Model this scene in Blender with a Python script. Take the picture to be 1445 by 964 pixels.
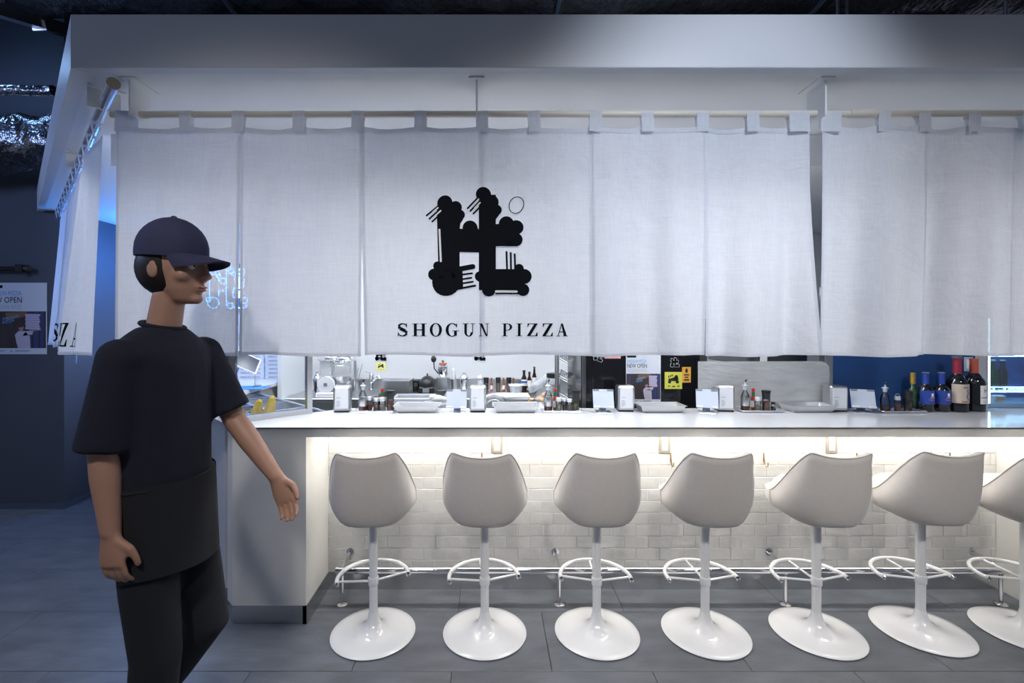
import bpy, bmesh, math, random
from mathutils import Vector, Matrix, noise
R = math.radians; PI = math.pi
random.seed(7)
scene = bpy.context.scene
COL = scene.collection
for o in list(bpy.data.objects): bpy.data.objects.remove(o)

# ------------------------------------------------------------------ camera
F = 676.0; H = 1.55                       # focal length in pixels of the 1445 px frame, eye height
cam_d = bpy.data.cameras.new('camera'); cam = bpy.data.objects.new('camera', cam_d); COL.objects.link(cam)
cam.location = (0, 0, H); cam.rotation_euler = (R(90), 0, 0)
cam_d.sensor_width = 36.0; cam_d.lens = F / 1445 * 36
cam_d.shift_x = 32.5 / 1445; cam_d.shift_y = -22.0 / 1445
cam_d.clip_start = 0.05
scene.camera = cam
# ------------------------------------------------------------------ world, lights, exposure
w = bpy.data.worlds.new('world'); scene.world = w; w.use_nodes = True
w.node_tree.nodes['Background'].inputs[0].default_value = (0.42, 0.47, 0.60, 1)
w.node_tree.nodes['Background'].inputs[1].default_value = 0.32
vs = scene.view_settings
vs.view_transform = 'Standard'; vs.look = 'None'; vs.gamma = 1.0; vs.use_curve_mapping = False; vs.exposure = 0.0
def lamp(name, typ, loc, energy, color, target=None, **kw):
    d = bpy.data.lights.new(name, typ); d.energy = energy; d.color = color
    for k, v in kw.items(): setattr(d, k, v)
    o = bpy.data.objects.new(name, d); COL.objects.link(o); o.location = loc
    if target is not None:
        o.rotation_euler = (Vector(target) - Vector(loc)).to_track_quat('-Z', 'Y').to_euler()
    return o
for hx in (-0.9, 0.4, 1.7, 2.9):
    lamp('hall_downlight', 'SPOT', (hx, -0.5, 3.45), 140, (1.0, 0.96, 0.92), (hx, 2.2, 0.45), spot_size=R(58), spot_blend=0.7, shadow_soft_size=0.12)
lamp('fascia_spot', 'SPOT', (1.15, -0.2, 3.1), 130, (0.80, 0.88, 1.0), (0.92, 1.9, 2.25), spot_size=R(44), spot_blend=1.0, shadow_soft_size=0.08)
lamp('hall_blue_light', 'POINT', (-4.3, 1.5, 3.0), 75, (0.34, 0.50, 1.0), shadow_soft_size=0.25)
lamp('plenum_fill', 'POINT', (0.55, 2.15, 2.84), 5, (0.75, 0.85, 1.0), shadow_soft_size=0.05)  # unseen fill added above the canopy to brighten the wrapped duct
lamp('plenum_blue_fill', 'POINT', (-3.75, 3.35, 3.60), 6, (0.30, 0.55, 1.0), shadow_soft_size=0.08)  # blue fill added out of view to lift the struts and foil duct
lamp('wing_blue_light', 'POINT', (-3.15, 4.45, 2.15), 20, (0.03, 0.26, 1.0), shadow_soft_size=0.12)

# ------------------------------------------------------------------ materials
MATS = {}
def mat(name, col, rough=0.5, metal=0.0, noise_amt=0.0, noise_scale=8.0, bump=0.0, bump_scale=60.0, stretch=None, spec=0.5, sheen=0.0, emit=None, emit_s=0.0, coat=0.0, alpha=1.0, objrand=False):
    if name in MATS: return MATS[name]
    m = bpy.data.materials.new(name); m.use_nodes = True; nt = m.node_tree; N = nt.nodes; L = nt.links
    p = N['Principled BSDF']
    c4 = (col[0], col[1], col[2], 1)
    p.inputs['Base Color'].default_value = c4; p.inputs['Roughness'].default_value = rough; p.inputs['Metallic'].default_value = metal
    p.inputs['Specular IOR Level'].default_value = spec; p.inputs['Sheen Weight'].default_value = sheen; p.inputs['Coat Weight'].default_value = coat
    if emit: p.inputs['Emission Color'].default_value = (*emit, 1); p.inputs['Emission Strength'].default_value = emit_s
    if noise_amt or bump:
        tc = N.new('ShaderNodeTexCoord'); vec = tc.outputs['Object']
        if objrand:
            oi = N.new('ShaderNodeObjectInfo'); ad = N.new('ShaderNodeVectorMath'); ad.operation = 'ADD'
            sc = N.new('ShaderNodeVectorMath'); sc.operation = 'SCALE'; sc.inputs[0].default_value = (37, 53, 71); L.new(oi.outputs['Random'], sc.inputs['Scale'])
            L.new(vec, ad.inputs[0]); L.new(sc.outputs[0], ad.inputs[1]); vec = ad.outputs[0]
        if stretch:
            mp = N.new('ShaderNodeMapping'); mp.inputs['Scale'].default_value = stretch; L.new(vec, mp.inputs[0]); vec = mp.outputs[0]
        if noise_amt:
            n = N.new('ShaderNodeTexNoise'); n.inputs['Scale'].default_value = noise_scale; n.inputs['Detail'].default_value = 6; L.new(vec, n.inputs['Vector'])
            mx = N.new('ShaderNodeMix'); mx.data_type = 'RGBA'
            mx.inputs['A'].default_value = (*[max(0, c * (1 - noise_amt)) for c in col], 1); mx.inputs['B'].default_value = (*[min(1, c * (1 + noise_amt)) for c in col], 1)
            L.new(n.outputs['Fac'], mx.inputs['Factor']); L.new(mx.outputs['Result'], p.inputs['Base Color'])
        if bump:
            n2 = N.new('ShaderNodeTexNoise'); n2.inputs['Scale'].default_value = bump_scale; n2.inputs['Detail'].default_value = 3; L.new(vec, n2.inputs['Vector'])
            b = N.new('ShaderNodeBump'); b.inputs['Strength'].default_value = bump; b.inputs['Distance'].default_value = 0.02; L.new(n2.outputs['Fac'], b.inputs['Height']); L.new(b.outputs[0], p.inputs['Normal'])
    MATS[name] = m; return m
def glassy(name, tint=(1, 1, 1), refl=0.5, rough=0.02, cloudy=0.0):
    if name in MATS: return MATS[name]
    m = bpy.data.materials.new(name); m.use_nodes = True; nt = m.node_tree; N = nt.nodes; L = nt.links
    N.remove(N['Principled BSDF']); out = N['Material Output']
    tr = N.new('ShaderNodeBsdfTransparent'); tr.inputs[0].default_value = (*tint, 1)
    gl = N.new('ShaderNodeBsdfGlossy'); gl.inputs['Roughness'].default_value = rough
    lw = N.new('ShaderNodeFresnel'); lw.inputs['IOR'].default_value = 1.5
    mul = N.new('ShaderNodeMath'); mul.operation = 'MULTIPLY_ADD'; mul.inputs[1].default_value = refl * 1.6; mul.inputs[2].default_value = 0.02; L.new(lw.outputs[0], mul.inputs[0])
    mx = N.new('ShaderNodeMixShader'); L.new(mul.outputs[0], mx.inputs[0]); L.new(tr.outputs[0], mx.inputs[1]); L.new(gl.outputs[0], mx.inputs[2])
    s = mx.outputs[0]
    if cloudy:
        df = N.new('ShaderNodeBsdfDiffuse'); df.inputs[0].default_value = (0.85, 0.88, 0.9, 1); m2 = N.new('ShaderNodeMixShader'); m2.inputs[0].default_value = cloudy
        L.new(s, m2.inputs[1]); L.new(df.outputs[0], m2.inputs[2]); s = m2.outputs[0]
    L.new(s, out.inputs['Surface']); MATS[name] = m; return m
def cloth_mat(name, col, see=0.10, trans=0.45):
    m = bpy.data.materials.new(name); m.use_nodes = True; nt = m.node_tree; N = nt.nodes; L = nt.links
    N.remove(N['Principled BSDF']); out = N['Material Output']
    tc = N.new('ShaderNodeTexCoord')
    def weave(sc):
        mp = N.new('ShaderNodeMapping'); mp.inputs['Scale'].default_value = sc; L.new(tc.outputs['Object'], mp.inputs[0])
        n = N.new('ShaderNodeTexNoise'); n.inputs['Scale'].default_value = 10; n.inputs['Detail'].default_value = 3; L.new(mp.outputs[0], n.inputs[0]); return n.outputs['Fac']
    a = weave((40, 40, 1.2)); b = weave((1.2, 1.2, 40))
    ad = N.new('ShaderNodeMath'); ad.operation = 'ADD'; L.new(a, ad.inputs[0]); L.new(b, ad.inputs[1])
    wr = N.new('ShaderNodeTexNoise'); wr.inputs['Scale'].default_value = 5.5; wr.inputs['Detail'].default_value = 4; wr.inputs['Distortion'].default_value = 0.6; L.new(tc.outputs['Object'], wr.inputs[0])
    bp1 = N.new('ShaderNodeBump'); bp1.inputs['Strength'].default_value = 0.55; bp1.inputs['Distance'].default_value = 0.03; L.new(wr.outputs['Fac'], bp1.inputs['Height'])
    bp = N.new('ShaderNodeBump'); bp.inputs['Strength'].default_value = 0.12; bp.inputs['Distance'].default_value = 0.004; L.new(ad.outputs[0], bp.inputs['Height']); L.new(bp1.outputs[0], bp.inputs['Normal'])
    rp = N.new('ShaderNodeMapRange'); rp.inputs['From Min'].default_value = 0.7; rp.inputs['From Max'].default_value = 1.3; rp.inputs['To Min'].default_value = 0.93; rp.inputs['To Max'].default_value = 1.04; L.new(ad.outputs[0], rp.inputs[0])
    cm = N.new('ShaderNodeVectorMath'); cm.operation = 'SCALE'; cm.inputs[0].default_value = col; L.new(rp.outputs[0], cm.inputs['Scale'])
    d = N.new('ShaderNodeBsdfDiffuse'); t = N.new('ShaderNodeBsdfTranslucent')
    for s in (d, t): L.new(cm.outputs[0], s.inputs['Color']); L.new(bp.outputs[0], s.inputs['Normal'])
    m1 = N.new('ShaderNodeMixShader'); m1.inputs[0].default_value = trans; L.new(d.outputs[0], m1.inputs[1]); L.new(t.outputs[0], m1.inputs[2])
    tr = N.new('ShaderNodeBsdfTransparent'); m2 = N.new('ShaderNodeMixShader'); m2.inputs[0].default_value = see; L.new(m1.outputs[0], m2.inputs[1]); L.new(tr.outputs[0], m2.inputs[2])
    L.new(m2.outputs[0], out.inputs['Surface']); MATS[name] = m; return m

M_linen = cloth_mat('linen', (0.80, 0.83, 0.90), 0.030, 0.32)
M_white = mat('white_paint', (0.80, 0.81, 0.83), 0.55, bump=0.03, bump_scale=120)
M_fascia = mat('fascia_paint', (0.70, 0.72, 0.77), 0.42, noise_amt=0.02, bump=0.02, bump_scale=200)
M_rod = mat('cream_rod', (0.72, 0.68, 0.60), 0.4)
M_rod2 = mat('silver_rod', (0.75, 0.77, 0.82), 0.25, 0.7)
M_steel = mat('brushed_steel', (0.62, 0.63, 0.64), 0.28, 1.0, noise_amt=0.12, noise_scale=6, stretch=(1, 1, 14))
M_steel_kick = mat('kick_steel', (0.58, 0.59, 0.60), 0.22, 1.0, noise_amt=0.1, noise_scale=4)
M_chrome = mat('chrome', (0.80, 0.80, 0.82), 0.06, 1.0)
M_dsteel = mat('dark_steel', (0.16, 0.165, 0.17), 0.3, 0.9)
M_tile = mat('glazed_tile', (0.66, 0.655, 0.635), 0.08, noise_amt=0.10, noise_scale=5, bump=0.32, bump_scale=11, objrand=True, spec=0.6)
M_grout = mat('grout', (0.90, 0.89, 0.87), 0.85)
M_stone = mat('pale_concrete', (0.66, 0.655, 0.63), 0.5, noise_amt=0.10, noise_scale=3.5, bump=0.03, bump_scale=30)
M_top = mat('polished_white_top', (0.80, 0.80, 0.81), 0.10, noise_amt=0.03, noise_scale=3, spec=0.6)
M_floor = mat('slate_floor', (0.125, 0.138, 0.162), 0.34, noise_amt=0.55, noise_scale=4.5, bump=0.08, bump_scale=30, stretch=(1.0, 2.6, 1), objrand=True)
M_joint = mat('floor_joint', (0.035, 0.037, 0.04), 0.8)
M_suede = mat('taupe_suede', (0.58, 0.54, 0.505), 0.85, noise_amt=0.06, noise_scale=40, sheen=0.25, bump=0.02, bump_scale=400)
M_cush = mat('cream_cushion', (0.72, 0.66, 0.56), 0.85, noise_amt=0.05, noise_scale=60, sheen=0.2)
M_gloss = mat('white_gloss_metal', (0.80, 0.81, 0.83), 0.10, coat=0.6)
M_brass = mat('brass', (0.40, 0.29, 0.16), 0.3, 1.0)
M_black = mat('black_print', (0.008, 0.010, 0.014), 0.9, spec=0.05)
M_wprint = mat('white_print', (0.82, 0.83, 0.86), 0.7)
M_bplas = mat('black_plastic', (0.012, 0.012, 0.014), 0.35)
M_oven = mat('black_enamel', (0.008, 0.008, 0.010), 0.12)
M_dwall = mat('dark_wall_paint', (0.070, 0.080, 0.105), 0.6, noise_amt=0.08, noise_scale=2)
M_bwall = mat('blue_wall_paint', (0.016, 0.062, 0.20), 0.30, noise_amt=0.1, noise_scale=1.5)
M_kwall = mat('kitchen_wall', (0.60, 0.62, 0.64), 0.35, noise_amt=0.03, noise_scale=2)
M_ceil = mat('dark_ceiling', (0.022, 0.032, 0.050), 0.8)
M_foil = mat('crumpled_foil', (0.30, 0.31, 0.34), 0.24, 1.0, noise_amt=0.5, noise_scale=9, bump=1.0, bump_scale=20, stretch=(1, 1, 1))
M_dfoil = mat('black_wrap', (0.14, 0.145, 0.16), 0.25, 0.7, noise_amt=0.4, noise_scale=7, bump=1.0, bump_scale=14, stretch=(1.8, 1, 1))
M_dmetal = mat('dark_strut', (0.10, 0.13, 0.18), 0.45, 0.3)
M_glass = glassy('clear_glass', (0.95, 0.97, 0.98), 0.5)
M_jar = glassy('jar_glass', (0.86, 0.88, 0.88), 0.9)
M_frost = glassy('cloudy_plastic', (0.92, 0.94, 0.96), 0.5, 0.2, 0.35)
M_led = mat('led_warm', (1, 1, 1), emit=(1.0, 0.955, 0.89), emit_s=38)
M_tube = mat('lamp_tube', (1, 1, 1), emit=(0.93, 0.96, 1.0), emit_s=18)
M_neon = mat('neon_blue', (0.1, 0.3, 1), emit=(0.06, 0.35, 1.0), emit_s=42)
M_cold = mat('cooler_led_glow', (0.8, 0.9, 1), emit=(0.35, 0.70, 1.0), emit_s=12)
def paint(name, col, rough=0.5, **k): return mat(name, col, rough, **k)

# ------------------------------------------------------------------ mesh helpers
class MB:
    def __init__(s): s.v = []; s.f = []
    def add(s, vs, fs):
        n = len(s.v); s.v += [tuple(v) for v in vs]; s.f += [tuple(i + n for i in f) for f in fs]; return s
    def box(s, x0, x1, y0, y1, z0, z1, b=0.0):
        if b <= 0:
            vs = [(x, y, z) for z in (z0, z1) for y in (y0, y1) for x in (x0, x1)]
            return s.add(vs, [(0, 2, 3, 1), (4, 5, 7, 6), (0, 1, 5, 4), (2, 6, 7, 3), (0, 4, 6, 2), (1, 3, 7, 5)])
        lo = (x0, y0, z0); hi = (x1, y1, z1); vs = []; ix = {}
        for c in range(8):
            sg = [(c >> k) & 1 for k in range(3)]
            for ax in range(3):
                ix[(c, ax)] = len(vs)
                vs.append([(hi[k] if sg[k] else lo[k]) if k == ax else ((hi[k] - b) if sg[k] else (lo[k] + b)) for k in range(3)])
        fs = []
        for ax in range(3):
            a1, a2 = (ax + 1) % 3, (ax + 2) % 3
            for sd in (0, 1):
                cs = [(sd << ax) | (i << a1) | (j << a2) for i, j in ((0, 0), (1, 0), (1, 1), (0, 1))]
                q = [ix[(c, ax)] for c in cs]; fs.append(q if sd else q[::-1])
            for i in (0, 1):
                for j in (0, 1):
                    c0 = (i << a1) | (j << a2); c1 = c0 | (1 << ax)
                    q = [ix[(c0, a1)], ix[(c1, a1)], ix[(c1, a2)], ix[(c0, a2)]]; fs.append(q if i != j else q[::-1])
        for c in range(8):
            q = [ix[(c, 0)], ix[(c, 1)], ix[(c, 2)]]; fs.append(q if bin(c).count('1') % 2 else q[::-1])
        return s.add(vs, fs)
    def lathe(s, prof, seg=20, c=(0, 0, 0), sx=1.0, sy=1.0):
        vs = []; fs = []; n = len(prof)
        for i in range(seg):
            a = 2 * PI * i / seg
            for r, z in prof: vs.append((c[0] + r * math.cos(a) * sx, c[1] + r * math.sin(a) * sy, c[2] + z))
        for i in range(seg):
            j = (i + 1) % seg
            for k in range(n - 1): fs.append((i * n + k, j * n + k, j * n + k + 1, i * n + k + 1))
        if prof[0][0] > 1e-6: fs.append(tuple(i * n for i in range(seg))[::-1])
        if prof[-1][0] > 1e-6: fs.append(tuple(i * n + n - 1 for i in range(seg)))
        return s.add(vs, fs)
    def tube(s, pts, r, seg=10, closed=False, flat=1.0):
        P = [Vector(p) for p in pts]; n = len(P); rs = r if isinstance(r, (list, tuple)) else [r] * n
        T = []
        for i in range(n):
            a = P[(i - 1) % n] if (i or closed) else P[i]; b = P[(i + 1) % n] if (i < n - 1 or closed) else P[i]
            T.append((b - a).normalized())
        u = T[0].cross(Vector((0, 0, 1)))
        if u.length < 1e-3: u = T[0].cross(Vector((1, 0, 0)))
        u.normalize(); vs = []; fs = []
        for i in range(n):
            u = (u - T[i] * u.dot(T[i])).normalized(); v = T[i].cross(u)
            for k in range(seg):
                a = 2 * PI * k / seg; vs.append(P[i] + (u * math.cos(a) + v * math.sin(a) * flat) * rs[i])
        for i in range(n if closed else n - 1):
            j = (i + 1) % n
            for k in range(seg):
                l = (k + 1) % seg; fs.append((i * seg + k, i * seg + l, j * seg + l, j * seg + k))
        if not closed: fs.append(tuple(range(seg))[::-1]); fs.append(tuple((n - 1) * seg + k for k in range(seg)))
        return s.add(vs, fs)
    def prism(s, poly, z0, z1):
        n = len(poly); vs = [(x, y, z0) for x, y in poly] + [(x, y, z1) for x, y in poly]
        return s.add(vs, [tuple(range(n))[::-1], tuple(range(n, 2 * n))] + [(i, (i + 1) % n, n + (i + 1) % n, n + i) for i in range(n)])
    def ell(s, c, r, su=16, sv=10):
        vs = [(c[0], c[1], c[2] - r[2])]
        for j in range(1, sv):
            p = PI * j / sv - PI / 2
            for i in range(su): a = 2 * PI * i / su; vs.append((c[0] + r[0] * math.cos(p) * math.cos(a), c[1] + r[1] * math.cos(p) * math.sin(a), c[2] + r[2] * math.sin(p)))
        vs.append((c[0], c[1], c[2] + r[2])); fs = []; t = len(vs) - 1
        for i in range(su):
            k = (i + 1) % su; fs.append((0, 1 + k, 1 + i)); fs.append((t, 1 + (sv - 2) * su + i, 1 + (sv - 2) * su + k))
            for j in range(sv - 2): fs.append((1 + j * su + i, 1 + j * su + k, 1 + (j + 1) * su + k, 1 + (j + 1) * su + i))
        return s.add(vs, fs)
    def grid(s, nu, nv, fn):
        vs = [fn(i / nu, j / nv) for j in range(nv + 1) for i in range(nu + 1)]; q = nu + 1
        return s.add(vs, [(j * q + i, j * q + i + 1, (j + 1) * q + i + 1, (j + 1) * q + i) for j in range(nv) for i in range(nu)])
    def quad(s, a, b, c, d): return s.add([a, b, c, d], [(0, 1, 2, 3)])
    def xform(s, M): s.v = [tuple(M @ Vector(v)) for v in s.v]; return s
def mesh_of(name, mb, m, smooth=35):
    me = bpy.data.meshes.new(name); me.from_pydata(mb.v, [], mb.f); me.validate(); me.update()
    if m is not None: me.materials.append(m)
    if smooth:
        me.shade_smooth(); me.set_sharp_from_angle(angle=R(smooth))
    return me
def P(name, mb, m, parent=None, smooth=35, loc=None, rot=None):
    me = mb if isinstance(mb, bpy.types.Mesh) else mesh_of(name, mb, m, smooth)
    o = bpy.data.objects.new(name, me); COL.objects.link(o)
    if parent is not None: o.parent = parent
    if loc is not None: o.location = loc
    if rot is not None: o.rotation_euler = rot
    return o
def tag(o, label=None, cat=None, group=None, kind=None):
    if label: o['label'] = label
    if cat: o['category'] = cat
    if group: o['group'] = group
    if kind: o['kind'] = kind
    return o
def T(name, label, cat, loc=(0, 0, 0), rz=0.0, group=None, kind=None):
    o = bpy.data.objects.new(name, None); COL.objects.link(o); o.location = loc; o.rotation_euler = (0, 0, rz); o.empty_display_size = 0.1
    return tag(o, label, cat, group, kind)
def copy_tree(o, parent=None):
    c = o.copy(); COL.objects.link(c); c.parent = parent
    for ch in list(o.children): copy_tree(ch, c)
    return c
def X(px, Y): return (px - 690.0) * Y / F
def Z(py, Y): return H - (py - 460.0) * Y / F

# flat print: 2D polygons, cut into cells so that they can follow cloth
def print_mesh(polys, fn, cell=None, ext=None):
    bm = bmesh.new()
    for p in polys:
        vs = [bm.verts.new((x, y, 0)) for x, y in p]
        try: bm.faces.new(vs)
        except ValueError: pass
    if cell:
        xs = [v.co.x for v in bm.verts]; ys = [v.co.y for v in bm.verts]
        for ax, lo, hi in ((0, min(xs), max(xs)), (1, min(ys), max(ys))):
            t = math.floor(lo / cell) * cell + cell
            while t < hi:
                co = (t, 0, 0) if ax == 0 else (0, t, 0); no = (1, 0, 0) if ax == 0 else (0, 1, 0)
                bmesh.ops.bisect_plane(bm, geom=bm.verts[:] + bm.edges[:] + bm.faces[:], plane_co=co, plane_no=no); t += cell
    bm.verts.index_update()
    mb = MB(); mb.v = [tuple(fn(v.co.x, v.co.y)) for v in bm.verts]; mb.f = [tuple(v.index for v in f.verts) for f in bm.faces]
    bm.free(); return mb
def circ(cx, cy, r, n=22, ry=None, rot=0):
    ry = ry or r; ca, sa = math.cos(rot), math.sin(rot)
    return [(cx + r * math.cos(2 * PI * i / n) * ca - ry * math.sin(2 * PI * i / n) * sa, cy + r * math.cos(2 * PI * i / n) * sa + ry * math.sin(2 * PI * i / n) * ca) for i in range(n)]
def rect(x0, y0, x1, y1): return [(x0, y0), (x1, y0), (x1, y1), (x0, y1)]
def caps(a, b, r, n=6):
    t = math.atan2(b[1] - a[1], b[0] - a[0]); o = []
    for i in range(n + 1): g = t - PI / 2 + PI * i / n; o.append((b[0] + r * math.cos(g), b[1] + r * math.sin(g)))
    for i in range(n + 1): g = t + PI / 2 + PI * i / n; o.append((a[0] + r * math.cos(g), a[1] + r * math.sin(g)))
    return o
def ringpoly(cx, cy, rx, ry, ix, iy, a0=0, a1=360, n=28, rot=0):
    out = []
    for i in range(n):
        g0 = R(a0 + (a1 - a0) * i / n); g1 = R(a0 + (a1 - a0) * (i + 1) / n); q = []
        for g, ax, ay in ((g0, ix, iy), (g0, rx, ry), (g1, rx, ry), (g1, ix, iy)):
            x, y = ax * math.cos(g), ay * math.sin(g); q.append((cx + x * math.cos(rot) - y * math.sin(rot), cy + x * math.sin(rot) + y * math.cos(rot)))
        out.append(q)
    return out
# the round-lobed emblem, in a 936 x 964 box (y down)
LOGO_K = [circ(210, 182, 60), circ(295, 215, 47), circ(325, 272, 40), [(146, 200), (260, 160), (325, 300), (325, 700), (160, 700)], [(318, 250), (352, 306), (330, 340), (325, 384), (300, 384)],
          circ(152, 664, 34), circ(124, 730, 45), circ(220, 790, 110), rect(120, 690, 330, 800), [(300, 672), (345, 668), (352, 840), (290, 858)],
          caps((330, 690), (426, 670), 20), caps((350, 732), (420, 722), 7), caps((345, 769), (414, 757), 7), caps((340, 802), (426, 787), 7), caps((290, 848), (444, 817), 8),
          caps((165, 195), (68, 274), 6.5), caps((178, 222), (90, 298), 6.5), caps((160, 278), (112, 321), 6.5),
          circ(405, 372, 58), rect(320, 380, 476, 560), rect(348, 372, 466, 400),
          rect(472, 110, 604, 850), circ(508, 110, 59), circ(566, 170, 60), circ(609, 230, 41), [(590, 250), (630, 268), (604, 300), (600, 336), (580, 336)],
          caps((478, 122), (386, 220), 6.5), caps((480, 162), (406, 241), 6.5), caps((480, 208), (430, 261), 6.5), circ(482, 745, 41), circ(550, 846, 54), [(472, 700), (520, 700), (520, 880), (500, 868)],
          rect(600, 338, 770, 511), circ(686, 340, 60), circ(763, 364, 56), circ(762, 458, 50), caps((700, 461), (762, 461), 50),
          rect(600, 688, 822, 884), circ(784, 684, 37), circ(824, 745, 58), circ(816, 849, 48),
          caps((686, 556), (691, 700), 7.5), caps((719, 563), (722, 700), 7.5), caps((750, 573), (755, 700), 7.5)] + ringpoly(763, 192, 70, 58, 63, 51, rot=R(-62), n=30)
LOGO_W = [caps((168, 386), (180, 630), 8), caps((606, 862), (765, 862), 9), caps((156, 216), (118, 247), 6), caps((178, 240), (134, 276), 6), caps((470, 148), (440, 182), 5.5), caps((482, 174), (440, 218), 5.5)]
# high-contrast serif capitals, unit boxes (y up)
def stroke(pts):
    out = []
    for (x0, y0, w0), (x1, y1, w1) in zip(pts[:-1], pts[1:]):
        d = Vector((x1 - x0, y1 - y0)).normalized(); n = Vector((-d.y, d.x))
        out.append([(x0 + n.x * w0, y0 + n.y * w0), (x0 - n.x * w0, y0 - n.y * w0), (x1 - n.x * w1, y1 - n.y * w1), (x1 + n.x * w1, y1 + n.y * w1)])
    return out
SER = {
 'S': stroke([(.86, .74, .03), (.74, .93, .05), (.5, .985, .045), (.25, .92, .08), (.14, .76, .11), (.26, .61, .13), (.5, .51, .14), (.76, .40, .13), (.87, .24, .11), (.74, .08, .08), (.48, .015, .045), (.22, .07, .05), (.08, .28, .03)]) + [rect(.80, .70, .88, 1.0), rect(.06, .0, .14, .30)],
 'H': [rect(.12, 0, .32, 1), rect(.66, 0, .86, 1), rect(.3, .46, .7, .54)] + [rect(a, b, a + .44, b + .05) for a in (0, .54) for b in (0, .95)],
 'O': ringpoly(.5, .5, .5, .53, .27, .47),
 'G': ringpoly(.48, .5, .48, .53, .26, .47, 48, 318) + [rect(.62, .05, .82, .42), rect(.5, .40, .98, .45), [(.72, .78), (.84, .68), (.84, 1.0), (.80, 1.0)]],
 'U': [rect(.14, .3, .34, 1), rect(.76, .3, .83, 1), rect(0, .95, .48, 1), rect(.62, .95, 1, 1)] + ringpoly(.485, .32, .345, .345, .15, .27, 180, 360, 14),
 'N': [rect(.14, 0, .21, 1), rect(.79, .02, .86, 1), [(.08, 1), (.34, 1), (.86, 0), (.70, 0)], rect(0, 0, .36, .05), rect(.64, .95, 1, 1), rect(0, .95, .2, 1)],
 'P': [rect(.14, 0, .38, 1), rect(0, 0, .54, .05), rect(0, .95, .5, 1), rect(.36, .94, .56, 1), rect(.36, .44, .56, .50)] + ringpoly(.54, .72, .44, .28, .20, .225, -90, 90, 14),
 'I': [rect(.28, 0, .72, 1), rect(0, 0, 1, .05), rect(0, .95, 1, 1)],
 'Z': [rect(.06, .94, .96, 1), rect(.02, 0, .94, .06), [(.66, .95), (.96, .95), (.32, .05), (.02, .05)], [(.06, 1), (.06, .72), (.11, .72), (.22, .95)], [(.96, .0), (.96, .30), (.90, .30), (.76, .05)]],
 'A': [[(.43, 1), (.50, 1), (.21, .03), (.14, .03)], [(.42, 1), (.56, 1), (.90, .03), (.64, .03)], rect(.27, .30, .70, .37), rect(0, 0, .36, .05), rect(.54, 0, 1, .05)],
}
SHOGUN = [('S', 62, 148), ('H', 178, 290), ('O', 312, 410), ('G', 438, 540), ('U', 565, 660), ('N', 688, 765), ('P', 865, 945), ('I', 975, 1020), ('Z', 1055, 1140), ('Z', 1170, 1250), ('A', 1272, 1368)]
def shogun_polys(x0, x1, z0, z1, only=None):
    k = (x1 - x0) / (1368 - 62); out = []
    for n_, (ch, a, b) in enumerate(SHOGUN):
        if only is not None and n_ != only: continue
        for p in SER[ch]: out.append([(x0 + (a - 62 + (b - a) * u) * k, z0 + (z1 - z0) * v) for u, v in p])
    return out
def text_mb(s, size, x=0, y=0, width=None):
    cu = bpy.data.curves.new('txt', 'FONT'); cu.body = s; cu.size = size; cu.resolution_u = 2
    o = bpy.data.objects.new('txt', cu); COL.objects.link(o); bpy.context.view_layer.update()
    me = bpy.data.meshes.new_from_object(o.evaluated_get(bpy.context.evaluated_depsgraph_get()))
    mb = MB(); mb.v = [tuple(v.co) for v in me.vertices]; mb.f = [tuple(p.vertices) for p in me.polygons]
    bpy.data.objects.remove(o); bpy.data.meshes.remove(me); bpy.data.curves.remove(cu)
    if mb.v:
        xs = [v[0] for v in mb.v]; k = width / (max(xs) - min(xs)) if width else 1; m0 = min(xs)
        mb.v = [(x + (v[0] - m0) * k, y + v[1], 0) for v in mb.v]
    return mb
UP = Matrix(((1, 0, 0, 0), (0, 0, -1, 0), (0, 1, 0, 0), (0, 0, 0, 1)))     # (x, y) print -> (x, 0, z) facing -Y

# ================================================================== SETTING
Yf = 2.483; Yt = 2.83; Yr = 1.94; Ysof = 1.80; ZS = 2.525; ZT = 1.025
# floor: slate planks 0.9 x 0.45 in running bond, joints recessed
fl = P('floor', MB().box(-7, 6, -3, 7.5, -0.08, -0.004), M_joint, smooth=0); tag(fl, 'dark grey slate tile floor in running bond', None, kind='structure')
plank = mesh_of('tile', MB().box(-.4485, .4485, -.2235, .2235, -.02, 0, .0015), M_floor, 0)
r0 = -10
for r in range(-9, 10):
    yc = 2.15 + .45 * r + .225
    x = (.283 if r % 2 == 0 else -.167) - .9 * 6 + .45
    for k in range(12):
        xc = x + .9 * k
        if -6.2 < xc < 5.2 and yc < 6.2 and not (yc > 3.2 and xc > -0.9) and not (yc < -1.2): P('tile', plank, None, fl, loc=(xc, yc, 0))
# dark neighbour wall on the left, with a skirting
wl = P('wall_left', MB().box(-7, -3.60, 4.06, 6.2, 0, 4.2), M_dwall, smooth=0); tag(wl, 'dark navy wall block at the left behind the hanging curtain', kind='structure')
bl = P('baseboard_left', MB().box(-7, -3.592, 4.052, 6.2, 0, .045), M_dmetal, smooth=0); tag(bl, 'thin dark skirting at the foot of the navy wall', kind='structure')
wb = P('wall_back', MB().box(-3.6, 4.2, 5.0, 5.1, 0, ZS), M_kwall, smooth=0); tag(wb, 'pale grey kitchen back wall', kind='structure')
wr = P('wall_right', MB().box(2.202, 3.108, 3.062, 3.12, 0, 1.80), M_bwall, smooth=0); tag(wr, 'glossy deep blue wall behind the wine bottles', kind='structure')
t1 = P('trim_1', MB().box(2.150, 2.202, 3.064, 3.12, 0, 1.80, .002), M_steel, smooth=0); tag(t1, 'grey metal post beside the blue wall', kind='structure')
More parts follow.
